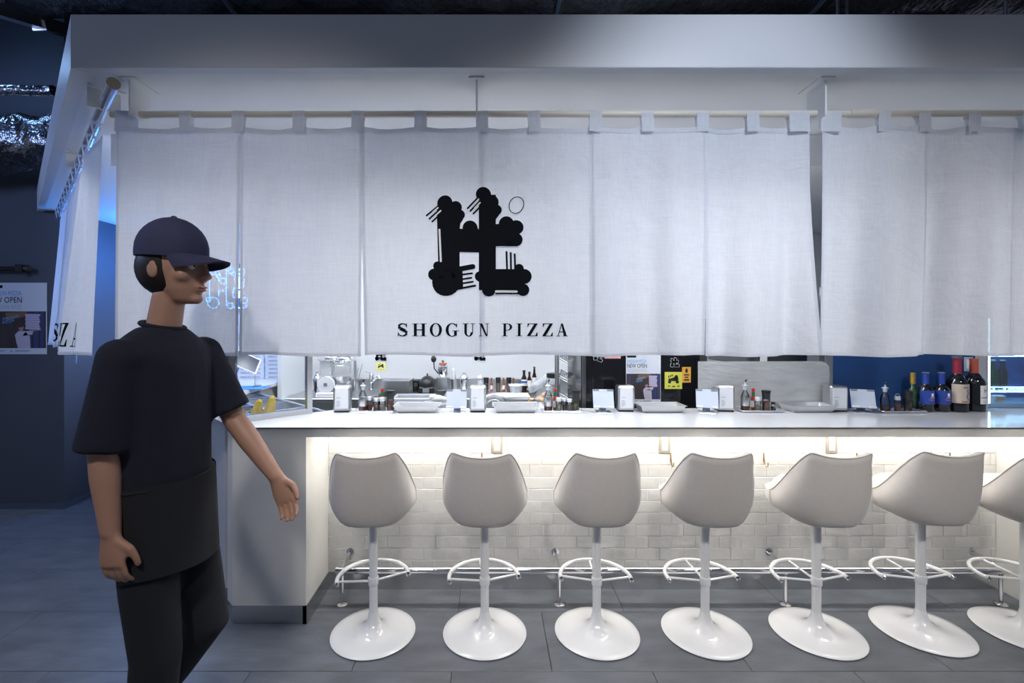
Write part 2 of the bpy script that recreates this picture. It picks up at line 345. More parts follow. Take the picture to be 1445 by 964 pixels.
t2 = P('trim_2', MB().box(3.108, 3.176, 3.058, 3.12, 0, ZS, .002), mat('grey_column', (0.42, 0.43, 0.47), 0.5), smooth=0); tag(t2, 'grey column between the wine bottles and the cooler', kind='structure')
ce = P('ceiling', MB().box(-8, 7, -4, 8, 4.3, 4.4), M_ceil, smooth=0); tag(ce, 'dark open ceiling above the stall', kind='structure')
wfar = P('wall_far', MB().box(-8, 7, 7.4, 7.5, 0, 4.3), M_ceil, smooth=0); tag(wfar, 'dark far wall above and behind the canopy', kind='structure')
# canopy: fascia boards and soffit
cp = T('canopy', 'white canopy with fascia boards above the bar', None, kind='structure')
A = (X(100, Ysof), Ysof); Bq = (A[0] - 2.26, A[1] + 2.26)
P('corner_block', MB().prism([(A[0] + .006, Ysof + .003), (A[0] + .12, Ysof + .003), (A[0] + .12, Ysof + .10), (A[0] - .085, Ysof + .10)], ZS - .0055, ZS + .02), M_white, cp, smooth=0)
P('soffit', MB().prism([(A[0] + .004, Ysof + .004), (4.3, Ysof + .004), (4.3, 5.0), (-3.6, 5.0), (-3.6, 4.06), (Bq[0] + .004, 4.06)], ZS, ZS + .05), M_white, cp, smooth=0)
ZF = Z(20, Ysof)
P('fascia', MB().box(A[0], 4.3, Ysof, Ysof + .05, ZS - .004, ZF, .002), M_fascia, cp, smooth=0)
P('fascia', MB().prism([A, (A[0] + .05, A[1] + .03), (Bq[0] + .06, Bq[1]), Bq], ZS - .0065, ZF - .001), M_fascia, cp, smooth=0)
P('canopy_top', MB().prism([(A[0] + .05, Ysof + .05), (4.3, Ysof + .05), (4.3, 5.0), (-3.6, 5.0), (-3.6, 4.05)], ZF - .06, ZF - .03), M_white, cp, smooth=0)

# counter body: tiled knee wall, end panels, band, kick boards
XL = -0.948; XR = 2.99
wc = P('wall_counter', MB().box(XL - .02, XR + .02, Yt - .0025, Yt + .08, 0, 1.0), M_grout, smooth=0); tag(wc, 'knee wall of the bar under glazed white brick tiles', kind='structure')
tw, th = .1394, .06996; ZJ = .799
tile_me = mesh_of('tile', MB().box(-tw / 2 + .0016, tw / 2 - .0016, -.006, .004, -th / 2 + .0016, th / 2 - .0016, .0018), M_tile, 0)
tile_cut = {}
def tile_row(i, store):
    zc = ZJ - (i + .5) * th; off = -.388 + (tw / 2 if i % 2 else 0)
    k0 = math.ceil((XL - off) / tw) - 1
    for k in range(k0, k0 + 40):
        a = off + k * tw; b = a + tw; a2, b2 = max(a, XL), min(b, XR)
        if b2 - a2 < .012: continue
        store(a2, b2, zc)
def put_tile(a, b, zc):
    if b - a > tw - .001: me = tile_me
    else:
        key = round(b - a, 4)
        if key not in tile_cut: tile_cut[key] = mesh_of('tile', MB().box(-(b - a) / 2 + .0016, (b - a) / 2 - .0016, -.006, .004, -th / 2 + .0016, th / 2 - .0016, .0018), M_tile, 0)
        me = tile_cut[key]
    P('tile', me, None, wc, loc=((a + b) / 2, Yt, zc), rot=(R(random.uniform(-.5, .5)), 0, R(random.uniform(-.4, .4))))
for i in range(10): tile_row(i, put_tile)
top_tiles = MB()
for i in (-1, -2): tile_row(i, lambda a, b, z: top_tiles.box(a + .0016, b - .0016, Yt - .006, Yt + .004, z - th / 2 + .0016, z + th / 2 - .0016, .0018))
tag(P('tile_course', top_tiles, M_tile, wc, 0), kind='stuff')
P('kick_board', MB().box(XL, XR, Yt - .012, Yt + .002, 0, .0995), M_steel_kick, wc, smooth=0)

cb = T('bar_counter', 'pale concrete bar counter body with steel kick plates', 'counter', (0, 0, 0))
def facet(o=0.0): return [(-1.33, Yf + o), (XL, Yf + o), (XL, Yt + .07), (-1.33, Yt + .07), (-1.383 + o, 2.535 + o)]
P('end_panel', MB().prism(facet(), .10, 1.017), M_stone, cb, smooth=0)
P('kick_plate', MB().prism(facet(.006), 0, .10), M_steel_kick, cb, smooth=0)
P('kick_plate', MB().box(XL - .02, XL + .004, Yf + .006, Yt - .012, 0, .0998), M_steel_kick, cb, smooth=0)
P('front_band', MB().box(XL, XR + .6, Yf, Yf + .03, .973, 1.017), M_stone, cb, smooth=0)
P('under_panel', MB().box(XL, XR + .6, Yf + .03, Yt, .985, 1.015), M_white, cb, smooth=0)
P('end_panel', MB().box(XR, XR + .6, Yf + .004, Yt + .05, 0.002, .984), M_stone, cb, smooth=0)
wing = T('wing_counter', 'angled side counter turning back beside the blue wall', 'counter')
e1 = Vector((-1, 1, 0)).normalized(); e2 = Vector((1, 1, 0)).normalized(); W0 = Vector((-1.40, 2.56, 0))
def wpt(a, b): v = W0 + e1 * a + e2 * b; return (v.x, v.y)
def wprism(a0, a1, b0, b1, z0, z1, mb=None): return (mb or MB()).prism([wpt(a0, b0), wpt(a0, b1), wpt(a1, b1), wpt(a1, b0)], z0, z1)
P('side_panel', wprism(.10, 2.75, .02, .05, .10, 1.017), mat('wing_panel', (0.50, 0.52, 0.55), 0.45, noise_amt=.06, noise_scale=3), wing, smooth=0)
P('kick_plate', wprism(.10, 2.75, .03, .05, 0.0, .10), M_steel_kick, wing, smooth=0)
P('inner_panel', wprism(.3, 2.6, .60, .63, 0.0, .95), M_steel, wing, smooth=0)
P('top_rail', wprism(.02, 2.75, .0, .10, 1.017, ZT), M_top, wing, smooth=0)
P('end_post', wprism(2.75, 2.80, -.02, .06, 0.0, 1.27), M_white, wing, smooth=0)
ct = P('countertop', MB().prism([(-1.335, Yf - .004), (3.62, Yf - .004), (3.62, 3.055), (-.91, 3.055), (-1.397, 2.568), (-1.39, 2.535)], 1.0185, ZT), M_top, smooth=0)
tag(ct, 'long polished white countertop of the bar', 'countertop')
P('edge_strip', MB().box(-1.333, 3.6, Yf - .0065, Yf - .0035, 1.0175, 1.0235), M_dsteel, ct, smooth=0)
# led strip below the counter
led = T('led_strip', 'glowing warm led strip mounted under the countertop', 'light')
P('diffuser', MB().box(XL + .03, XR - .03, 2.705, 2.735, .970, .978), M_led, led, smooth=0)
P('channel', MB().box(XL + .02, XR - .02, 2.70, 2.74, .978, .985), M_steel, led, smooth=0)
# kitchen lamps
for i, (xa, yb, nm) in enumerate(((-1.30, 2.62, 'left end of the bar'), (-.04, 2.62, 'emblem panels'), (1.22, 2.62, 'black oven'), (-1.9, 4.0, 'pizza boxes'), (-.55, 4.0, 'sink'), (.8, 4.0, 'far kitchen wall'))):
    t = T('panel_lamp', 'flat white panel lamp on the soffit above the ' + nm, 'lamp', (xa, yb, 0), group='panel lamps over the kitchen')
    P('lamp_body', MB().box(-.50, .50, -.17, .17, ZS - .022, ZS - .001, .003), M_white, t, smooth=0)
    P('diffuser', MB().box(-.485, .485, -.155, .155, ZS - .026, ZS - .021), M_tube, t, smooth=0)
    P('added_baffle', MB().box(-.625, .625, -.182, -.172, ZS - .16, ZS - .001), M_white, t, smooth=0)  # unseen board added to keep the bright diffusers from showing through the cloth

# ================================================================== NOREN CURTAINS
rod = P('curtain_rod', MB().tube([(X(157, Yr), Yr, 2.405), (4.0, Yr, 2.412)], .0135, 14), M_rod); tag(rod, 'long cream curtain rod running across the front', 'rod')
P('rod_sleeve', MB().tube([(X(1150, Yr) + .14, Yr, 2.409), (X(1150, Yr) + .24, Yr, 2.409)], .0165, 14), M_rod, rod)
rl0 = Vector((X(160, 1.8), 1.80, 2.46)); rl1 = rl0 + e1 * 3.0
rod2 = P('curtain_rod', MB().tube([rl0, rl1], .021, 16), M_rod2); tag(rod2, 'silver curtain rod angled back at the left corner', 'rod')
P('end_cap', MB().tube([rl0 - e1 * .006, rl0], .0225, 16), mat('tan_cap', (0.35, 0.30, 0.24), 0.5), rod2)
def bracket(loc, rz, label, zr, top=ZS):
    t = T('rod_bracket', label, 'bracket', loc, rz, group='white plates that hang the rods')
    P('plate', MB().box(-.003, .003, -.055, .055, zr - .02, top - .004), M_white, t, smooth=0)
    P('flange', MB().box(-.03, .03, -.07, .07, top - .006, top - .0005), M_white, t, smooth=0)
    return t
bracket((X(673, Yr), Yr + .0, 0), 0, 'thin white rod bracket above the emblem, seen edge on', 2.40)
bracket((X(1152, Yr), Yr - .0, 0), 0, 'white rod bracket above the gap between the two front curtains', 2.40)
bracket((X(197, Yr), Yr, 0), 0, 'white rod bracket near the left end of the front rod', 2.40)
lp = rl0 + e1 * .25; bracket((lp.x, lp.y, 0), R(-45), 'white rod bracket close to the capped end of the silver rod', 2.46)
lp = rl0 + e1 * 1.3; bracket((lp.x, lp.y, 0), R(-45), 'white rod bracket half way along the silver rod', 2.46)

ZB = Z(502, Yr); ZPT = Z(179, Yr)
def fold1(x, z):
    v = min(1, max(0, (ZPT - z) / (ZPT - ZB))); g = .25 + .75 * v
    a = .013 * math.sin(2 * PI * x / .46 + .6) + .008 * math.sin(2 * PI * x / .21 + 1.9 + 1.2 * v) + .004 * math.sin(2 * PI * x / .11 + 3 * v)
    k = 1 / (1 + math.exp(-(x - .42) / .08))
    b = .031 * math.sin(2 * PI * x / .30 + .4 + .7 * v) + .012 * math.sin(2 * PI * x / .135 + 2.0 - v)
    return Yr + g * (a * (1 - .3 * k) + b * k * (.55 + .45 * v)) - .004
def noren(name, label, edges, tabs, surf, zt, zb, nu=22, nv=34, gap=None, scal=.010):
    t = T(name, label, 'curtain')
    for i in range(len(edges) - 1):
        a, b = edges[i], edges[i + 1]
        da, db = (gap or {}).get(i, (0, 0))
        def fn(u, v, a=a, b=b, da=da, db=db, i=i):
            s = a + (b - a) * u + (da * (1 - u) + db * u) * max(0, (v - .25) / .75)
            near = min(abs((a + (b - a) * u) - c) for c in tabs)
            z = zt - (1 - v) * scal * min(1, near / .08) - v * (zt - zb) - v * .004 * math.sin(9 * s + i)
            return surf(s, z, i)
        p = P('panel', MB().grid(nu, nv, fn), M_linen, t, smooth=180)
        w_ = .011 / abs(b - a)
        hm = MB()
        def off(q): return Vector(q) + nrm * -.0022
        for u0, u1 in ((0, w_), (1 - w_, 1)): hm.grid(2, nv, lambda u, v: off(fn(u0 + (u1 - u0) * u, v)))
        for v0, v1 in ((0, .02), (.985, 1)): hm.grid(nu, 1, lambda u, v: off(fn(u, v0 + (v1 - v0) * v)))
        P('hem', hm, M_linen, p, smooth=180)
    return t
nrm = Vector((0, 1, 0))
def tab_mesh(wd, r, drop):
    pts = [(-.0155, -drop), (-.0145, -r - .03)] + [(-(r + .0015) * math.cos(R(g)), (r + .0015) * math.sin(R(g))) for g in range(-20, 201, 20)] + [(.0045, -r - .012), (.004, -drop * .75)]
    mb = MB(); n = len(pts)
    for k in (-1, 1): mb.v += [(k * wd / 2, y, z) for y, z in pts]
    mb.f = [(i, i + 1, n + i + 1, n + i) for i in range(n - 1)]
    th_ = MB(); th_.v = list(mb.v); th_.f = list(mb.f)
    return mb
def add_tabs(t, xs, wide, r=.0135, drop=.074):
    me = mesh_of('tab', tab_mesh(.049, r, drop), M_linen, 180); mw = mesh_of('tab', tab_mesh(.082, r, drop), M_linen, 180)
    for x in xs:
        P('tab', mw if x in wide else me, None, t, loc=(x, Yr, 2.406), rot=(0, R(random.uniform(-3, 3)), 0))
px1 = [166, 340, 511, 680, 836, 996, 1142]; ed1 = [X(p, Yr) for p in px1]
tb1 = [X(p, Yr) for p in (180, 264, 338, 423, 506, 594, 680, 753, 840, 912, 990, 1060, 1125)]
n1 = noren('noren_curtain', 'long white linen shop curtain with black emblem and SHOGUN PIZZA lettering', ed1, tb1, lambda s, z, i: (s, fold1(s, z) + (.004 if i % 2 else 0), z), ZPT, ZB,
           gap={1: (0, -.004), 2: (.012, 0), 5: (0, .035), 4: (0, -.006), 0: (0, -.004)})
add_tabs(n1, tb1, (tb1[0], tb1[-1]))
kx = 170 / 936
def logo_map(off): return lambda x, y: (x, fold1(x, y) - off, y)
def logo_polys(polys): return [[(X(590 + a * kx, Yr), Z(255 + b * kx, Yr)) for a, b in p] for p in polys]
lg = P('emblem', print_mesh(logo_polys(LOGO_K), logo_map(.0048), .03), M_black, n1, smooth=0); tag(lg, 'black round-lobed emblem printed on the cloth')
for q in LOGO_W: P('emblem_line', print_mesh(logo_polys([q]), logo_map(.0058), .03), M_wprint, lg, smooth=0)
for n_ in range(11): P('letter', print_mesh(shogun_polys(X(560.5, Yr), X(801, Yr), Z(474.5, Yr), Z(456.5, Yr), n_), logo_map(.0050), .04), M_black, n1, smooth=0)
# second front noren
def fold2(s, z, i):
    v = (ZPT - z) / (ZPT - ZB); g = .3 + .7 * v
    return (s, Yr + g * (.036 * math.sin(2 * PI * s / .36 + 1.0 + .5 * v) + .012 * math.sin(2 * PI * s / .15 + 2 * v)) - .004 + .010 * i, z)
ed2 = [X(p, Yr) for p in (1157, 1309, 1441, 1600)]
tb2 = [X(p, Yr) for p in (1170, 1245, 1301, 1371, 1446, 1520)]
n2 = noren('noren_curtain', 'plain white linen shop curtain above the wine bottles', ed2, tb2, fold2, Z(177, Yr), ZB, gap={0: (0, .02), 1: (.01, .0)})
add_tabs(n2, tb2, (tb2[0],))
# left noren on the angled rod
on = Vector((-1, -1, 0)).normalized()
ZLT = 2.40; ZLB = 1.415
def fold3(s, z, i=0):
    v = min(1, max(0, (ZLT - z) / (ZLT - ZLB))); g = .35 + .65 * v
    tt = (s - .40) / .56; fr_ = tt - math.floor(tt); saw = fr_ / .84 if fr_ < .84 else .5 + .5 * math.cos(PI * (fr_ - .84) / .16)
    o = g * (.108 * saw * max(.62, 1 - max(0, s - .96) / 1.4) + .008 * math.sin(2 * PI * s / .19 + 1)) - .02 + .03 * v
    q = rl0 + e1 * s + on * o; return (q.x, q.y, z)
nrm = -on
tb3 = [.47 + .195 * k for k in range(13)]
n3 = noren('noren_curtain', 'white linen shop curtain hanging from the silver rod at the left corner', [.45, .93, 1.41, 1.89, 2.37, 2.83], tb3, lambda s, z, i: fold3(s, z, 0), ZLT, ZLB, nu=36)
t3 = mesh_of('tab', tab_mesh(.05, .021, .065), M_linen, 180)
for s in tb3:
    q = rl0 + e1 * s; P('tab', t3, None, n3, loc=(q.x, q.y, 2.46), rot=(0, R(random.uniform(-4, 4)), R(-45)))
def l_map(x, y):
    q = Vector(fold3(1.95 - x, y)) + on * .003; return tuple(q)
for n_ in range(11): P('letter', print_mesh(shogun_polys(0, 1.34, 1.452, 1.565, n_), l_map, .03), M_black, n3, smooth=0)
q = rl0 + e1 * .62 + on * .06
P('care_tag', MB().box(-.02, .02, -.001, .001, -.03, .02), paint('tag_blue', (0.25, 0.5, 0.85)), n3, smooth=0, loc=(q.x, q.y, ZLB - .005), rot=(0, 0, R(-45)))

# ================================================================== BAR STOOLS
def build_stool():
    t = T('bar_stool', '', 'stool', group='white pedestal bar stools along the counter')
    def rim(a):
        d = abs(a); s = 1 if a >= 0 else -1
        if d <= 38: k = d / 38; return Vector((s * .134 * k, -.205 + .018 * k * k, .932 + .022 * k ** 2.2))
        if d <= 102:
            k = (d - 38) / 64; e = k ** 1.15; f = k * k * (3 - 2 * k) * .55 + k * .45
            return Vector((s * (.134 + .078 * math.sin(k * PI / 2)), -.187 + .215 * e, .954 - .247 * f))
        k = (d - 102) / 78
        return Vector((s * .212 * math.cos(k * PI / 2) ** .8, .028 + .195 * math.sin(k * PI / 2), .707 - .020 * k))
    def outer(a):
        rm = rim(a); sn = math.sin(R(a)); cs = math.cos(R(a)); sx = math.copysign(abs(sn) ** .72, sn); sy = math.copysign(abs(cs) ** .8, cs)
        mz = .578 + (rm.z - .578) * .47
        kk = 1.0 if abs(a) < 100 else 1.0 - .12 * (abs(a) - 100) / 80
        mid = Vector((.208 * sx * kk, -.207 * sy * kk + (0.012 if abs(a) < 90 else .0), mz)); low = Vector((.163 * sx, -.163 * sy, .606))
        return [Vector((0, 0, .578)), Vector((.088 * sx, -.088 * sy, .580)), low, mid, rm]
    NA = 72; rows = []
    def cr(p, t):
        n = len(p) - 1; i = min(int(t * n), n - 1); f = t * n - i; p0 = p[max(i - 1, 0)]; p1 = p[i]; p2 = p[i + 1]; p3 = p[min(i + 2, n)]
        return .5 * ((2 * p1) + (p2 - p0) * f + (2 * p0 - 5 * p1 + 4 * p2 - p3) * f * f + (3 * p1 - p0 - 3 * p2 + p3) * f ** 3)
    mb = MB(); NR = 18; cols = []
    for k in range(NA):
        a = -180 + 360 * k / NA; pr = outer(a); c = [cr(pr, j / NR) for j in range(1, NR + 1)]
        rm = pr[-1]; inn = (Vector((0, 0, 0)) - Vector((rm.x, rm.y, 0))).normalized()
        c += [rm + inn * .010 + Vector((0, 0, .007)), rm + inn * .024 + Vector((0, 0, .002)), rm + inn * .034 + Vector((0, 0, -.02)), Vector((pr[3].x * .82, pr[3].y * .82, .668)), Vector((pr[3].x * .4, pr[3].y * .4, .66))]
        cols.append(c)
    nr = len(cols[0]); mb.v = [tuple(v) for c in cols for v in c] + [(0, 0, .578), (0, 0, .66)]
    for k in range(NA):
        l = (k + 1) % NA
        for j in range(nr - 1): mb.f.append((k * nr + j, l * nr + j, l * nr + j + 1, k * nr + j + 1))
        mb.f.append((NA * nr, l * nr, k * nr)); mb.f.append((NA * nr + 1, k * nr + nr - 1, l * nr + nr - 1))
    sh = P('seat_shell', mb, M_suede, t, smooth=80)
    pip = [(rim(a) + Vector((0, 0, .004)) + Vector((rim(a).x, rim(a).y, 0)).normalized() * .0005) for a in range(-104, 105, 4)]
    P('piping', MB().tube(pip, .0028, 6), M_suede, sh)
    for s in (-1, 1):
        P('seam', MB().tube([cr(outer(s * (103 - 16 * (1 - j / 8.0))), .55 + .45 * j / 8.0) * 1.0 for j in range(9)], .0022, 6), M_suede, sh)
    cu = MB(); prof = [(.0, .764), (.06, .762), (.11, .755), (.145, .742), (.164, .724), (.170, .702), (.166, .680), (.150, .662), (0, .655)]
    vs = []; n = 48
    for k in range(n):
        a = 2 * PI * k / n; sx, sy = math.copysign(abs(math.cos(a)) ** .85, math.cos(a)), math.copysign(abs(math.sin(a)) ** .85, math.sin(a))
        for r, z in prof: vs.append((r * sx * 1.04, r * sy * 1.12 + .018, z + (.006 * (r / .17) * max(0, sy))))
    m = len(prof); cu.add(vs, [(k * m + j, ((k + 1) % n) * m + j, ((k + 1) % n) * m + j + 1, k * m + j + 1) for k in range(n) for j in range(m - 1)])
    cu.f = [f[::-1] for f in cu.f]
    P('cushion', cu, M_cush, t, smooth=70)
    P('post', MB().lathe([(.0215, .08), (.0215, .56), (.05, .575), (.05, .585)], 28), M_gloss, t)
    P('base', MB().lathe([(0, 0), (.200, 0), (.208, .003), (.210, .006), (.206, .009), (.18, .0105), (.145, .0135), (.11, .0185), (.08, .027), (.06, .037), (.044, .050), (.033, .066), (.0265, .085), (.0235, .103), (.0222, .108)], 64), M_gloss, t, smooth=60)
    fr = P('footrest_ring', MB().tube([(.178 * math.cos(R(g)), .035 + .178 * math.sin(R(g)), .265) for g in range(-6, 187, 6)], .0105, 12), M_gloss, t)
    for g in (-8, 188):
        ca, sa = math.cos(R(g)), math.sin(R(g)); dx, dy = (sa, -ca) if g < 90 else (-sa, ca)
        p0 = Vector((.178 * ca, .035 + .178 * sa, .265)); P('end_cap', MB().tube([p0, p0 + Vector((dx, dy, 0)) * .004, p0 + Vector((dx, dy, 0)) * .009], [.0112, .0112, .006], 12), M_chrome, fr)
    for g in (2, 90, 178): P('spoke', MB().tube([(0, 0, .262), (.176 * math.cos(R(g)), .035 + .176 * math.sin(R(g)), .263)], .0055, 8), M_gloss, fr)
    P('collar', MB().lathe([(.0255, .245), (.0265, .25), (.0265, .278), (.0255, .283)], 24), M_gloss, fr)
    return t
proto = build_stool()
st = [(527, 2.42, 3, 17, 'bar stool nearest the concrete end panel, leftmost in the row'), (684, 2.42, -5, 8, 'second bar stool from the left, straight below the emblem'), (842, 2.42, 0, -2, 'third bar stool from the left, below the black oven\'s left edge'),
      (995, 2.42, -2, 3, 'fourth bar stool, middle of the row of seven'), (1152, 2.42, -3, 3, 'fifth bar stool from the left, under the outlet right of centre'), (1299, 2.44, -3, 0, 'sixth bar stool, its seat overlapping the seventh stool'), (1447, 2.43, -3, 0, 'seventh bar stool, cut off by the right edge of the picture')]
for i, (px, Y, ry, rf, lab) in enumerate(st):
    o = proto if i == 0 else copy_tree(proto)
    o.location = (X(px, Y), Y, 0); o['label'] = lab
    for ch in o.children:
        nm = ch.name.split('.')[0]
        if nm in ('seat_shell', 'cushion'): ch.rotation_euler = (0, 0, R(ry))
        if nm == 'footrest_ring': ch.rotation_euler = (0, 0, R(rf))

# ================================================================== FOOT RAIL, OUTLETS, HOOKS
fr = T('foot_rail', 'chrome foot rail along the tiled knee wall', 'rail')
P('rail', MB().tube([(X(474, 2.64), 2.665, .19), (XR - .002, 2.665, .19)], .019, 16), M_chrome, fr)
P('rail_cap', MB().tube([(X(474, 2.64) - .006, 2.665, .19), (X(474, 2.64) + .012, 2.665, .19)], .022, 16), M_chrome, fr)
for px in (481, 790, 1112, 1419):
    x = X(px, 2.64)
    P('leg', MB().lathe([(.030, 0), (.031, .004), (.026, .008), (.011, .010), (.011, .165), (.016, .172), (.016, .19)], 18, (x, 2.665, 0)), M_chrome, fr)
    P('wall_bracket', MB().tube([(x, 2.665, .19), (x, 2.70, .205), (x, 2.77, .218), (x, Yt - .010, .22)], .009, 10).tube([(x, Yt - .012, .22), (x, Yt - .005, .22)], .022, 18), M_chrome, fr)
for px, lab in ((701, 'beside the second stool'), (937, 'between the third and fourth stools'), (1172, 'above the fifth stool')):
    t = T('wall_outlet', 'beige double power outlet on the tiled wall ' + lab, 'outlet', (X(px, Yt), Yt - .006, .862))
    P('plate', MB().box(-.034, .034, -.006, 0, -.062, .062, .002), mat('champagne_plate', (0.27, 0.245, 0.20), 0.5, 0.0), t, smooth=0)
    fpl = P('socket_face', MB().box(-.017, .017, -.008, -.005, -.046, .046, .001), M_gloss, t, smooth=0)
    sl = MB()
    for z in (-.024, .018):
        for x in (-.006, .006): sl.box(x - .0013, x + .0013, -.0086, -.0078, z - .005, z + .005)
    P('slot', sl, M_bplas, fpl, smooth=0)
hk = None
for i, px in enumerate((547, 680, 813, 946, 1077, 1208, 1339)):
    lab = 'small brass bag hook on the tiles behind ' + ('the first stool', 'the second stool', 'the third stool', 'the gap between third and fourth stools', 'the gap between fourth and fifth stools', 'the gap between fifth and sixth stools', 'the sixth stool')[i]
    if hk is None:
        hk = T('bag_hook', lab, 'hook', group='brass hooks on the tiled wall')
        P('hook_plate', MB().box(-.0045, .0045, -.003, 0, -.04, .012, .001), M_brass, hk, smooth=0)
        P('hook_arm', MB().tube([(0, -.002, -.02), (0, -.012, -.05), (.0, -.03, -.062), (0, -.042, -.055), (0, -.044, -.035)], .0035, 8), M_brass, hk); o = hk
    else: o = copy_tree(hk); o['label'] = lab
    o.location = (X(px, Yt), Yt - .006, .79)

# ================================================================== ITEMS ON THE COUNTER
def napkin(px, Y, rz, lab):
    t = T('napkin_dispenser', lab, 'dispenser', (X(px, Y), Y, ZT), rz, 'steel napkin dispensers')
    P('case', MB().box(-.050, .050, 0, .10, .006, .158, .009), M_steel, t)
    P('face_card', MB().box(-.039, .039, -.0035, 0, .024, .146, .001), paint('card_white', (0.85, 0.86, 0.88)), t, smooth=0)
    lines = MB()
    for z, a, b in ((.090, -.03, -.005), (.070, -.03, -.012), (.062, -.03, -.008), (.054, -.03, -.010), (.046, -.03, -.004), (.038, -.03, -.014)): lines.box(a, b, -.0042, -.0034, z - .0012, z + .0012)
    P('card_print', lines, paint('print_grey', (0.35, 0.36, 0.40)), t, smooth=0)
    P('foot', MB().box(-.045, .045, .006, .094, 0, .007), M_bplas, t, smooth=0)
napkin(482, 2.90, R(9), 'steel napkin dispenser with white card beside the glass guard')
napkin(674, 2.90, R(-1), 'steel napkin dispenser left of the emblem seam, beside a phone stand')
napkin(884, 2.92, R(-4), 'steel napkin dispenser in front of the black oven')
napkin(1025, 2.92, R(-10), 'steel napkin dispenser against the left of the steel splash panel')
napkin(1185, 2.92, R(-8), 'steel napkin dispenser at the right end of the steel splash panel')
def tablet_stand(px, Y, rz, lab):
    t = T('tablet_stand', lab, 'stand', (X(px, Y), Y, ZT), rz, 'silver tablet stands')
    P('base_plate', MB().box(-.045, .045, -.035, .075, 0, .004, .001), M_rod2, t, smooth=0)
    P('arm', MB().grid(2, 10, lambda u, v: (-.022 + .044 * u, .07 - .012 * math.sin(v * PI) - .03 * v, .004 + .075 * v)), M_rod2, t, smooth=60)
    pl = MB().box(-.062, .062, -.002, .002, -.055, .06, .0015)
    sl = P('support_plate', pl, mat('stand_silver', (0.62, 0.67, 0.76), 0.35, 0.25), t, smooth=0, loc=(0, .018, .080), rot=(R(-22), 0, 0))
    for x in (-.042, .042):
        P('prong', MB().box(x - .018, x + .018, -.022, 0, -.058, -.048, .002), M_white, sl, smooth=0)
        P('grip_pad', MB().box(x - .018, x + .018, -.004, -.001, .048, .06, .001), paint('pad_grey', (0.22, 0.24, 0.28)), sl, smooth=0)
tablet_stand(644, 2.89, 0, 'silver tablet stand left of the dispenser under the emblem')
tablet_stand(852, 2.90, R(-6), 'silver tablet stand in front of the oven\'s left side')
tablet_stand(998, 2.90, R(-20), 'silver tablet stand in front of the oven\'s right edge')
tablet_stand(1219, 2.90, R(-24), 'silver tablet stand before the blue wall')
def pan(px, Y, lab):
    t = T('loaf_pan', lab, 'pan', (X(px, Y), Y, ZT), 0, 'grey tapered steel pans'); mb = MB()
    def ring(w_, d, z): return [(-w_, -d, z), (w_, -d, z), (w_, d, z), (-w_, d, z)]
    rs = [ring(.112, .060, 0), ring(.135, .078, .044), ring(.141, .083, .045), ring(.141, .083, .042), ]
    ri = [ring(.132, .076, .043), ring(.110, .058, .003)]
    V = [v for q in (rs[3], rs[2], ri[0], ri[1]) for v in q]; O = [v for q in (rs[0], rs[1]) for v in q]
    q4 = lambda a, b: [(a + i, a + (i + 1) % 4, b + (i + 1) % 4, b + i) for i in range(4)]
    mb.add(V, q4(0, 4) + q4(4, 8) + q4(8, 12) + [(12, 13, 14, 15)]); mb.add(O, q4(0, 4) + [(3, 2, 1, 0)])
    P('pan_body', mb, M_pan, t, smooth=0)
    P('liner', MB().box(-.105, .105, -.054, .054, .004, .010), paint('liner', (0.72, 0.73, 0.74)), t, smooth=0)
M_pan = mat('dull_steel', (0.60, 0.60, 0.60), 0.38, 0.75, noise_amt=.10, noise_scale=9)
pan(590, 2.95, 'tapered grey steel pan between the first sauce tray and a tablet stand')
pan(727, 2.95, 'tapered grey steel pan between dispenser and second sauce tray')
pan(930, 2.95, 'tapered grey steel pan in front of the poster on the oven')
pan(1138, 2.96, 'tapered grey steel pan in front of the steel splash panel')
# bottles and jars
def place(name, lab, cat, px, Y, z, group=None, rz=0): return T(name, lab, cat, (X(px, Y), Y, z), rz, group)
def oil_bottle(px, Y, z, lab, oil, sleeve, h=.19):
    t = place('oil_bottle', lab, 'bottle', px, Y, z, 'oil cruets on the sauce trays'); k = h / .19
    P('glass', MB().lathe([(.022, 0), (.025, .004), (.025, .085 * k), (.021, .10 * k), (.011, .118 * k), (.0095, .14 * k)], 18), M_jar, t)
    P('oil', MB().lathe([(0, .002), (.0225, .002), (.0225, .03 * k), (0, .03 * k)], 16), paint('oil_' + str(oil), (0.30, 0.09, 0.015) if oil else (0.45, 0.26, 0.08), .1), t)
    if sleeve: P('label_sleeve', MB().lathe([(.0255, .03), (.0258, .031), (.0258, .085), (.0255, .086)], 18), M_steel, t)
    s = P('stopper', MB().lathe([(.010, .125 * k), (.012, .135 * k), (.012, .148 * k), (.018, .150 * k), (.018, .155 * k), (.006, .160 * k), (.004, .175 * k)], 14), mat('stopper_grey', (0.62, 0.64, 0.68), .3), t)
    P('spout', MB().tube([(0, 0, .172 * k), (.003, 0, .182 * k), (.010, 0, .19 * k)], .004, 8), M_bplas, s)
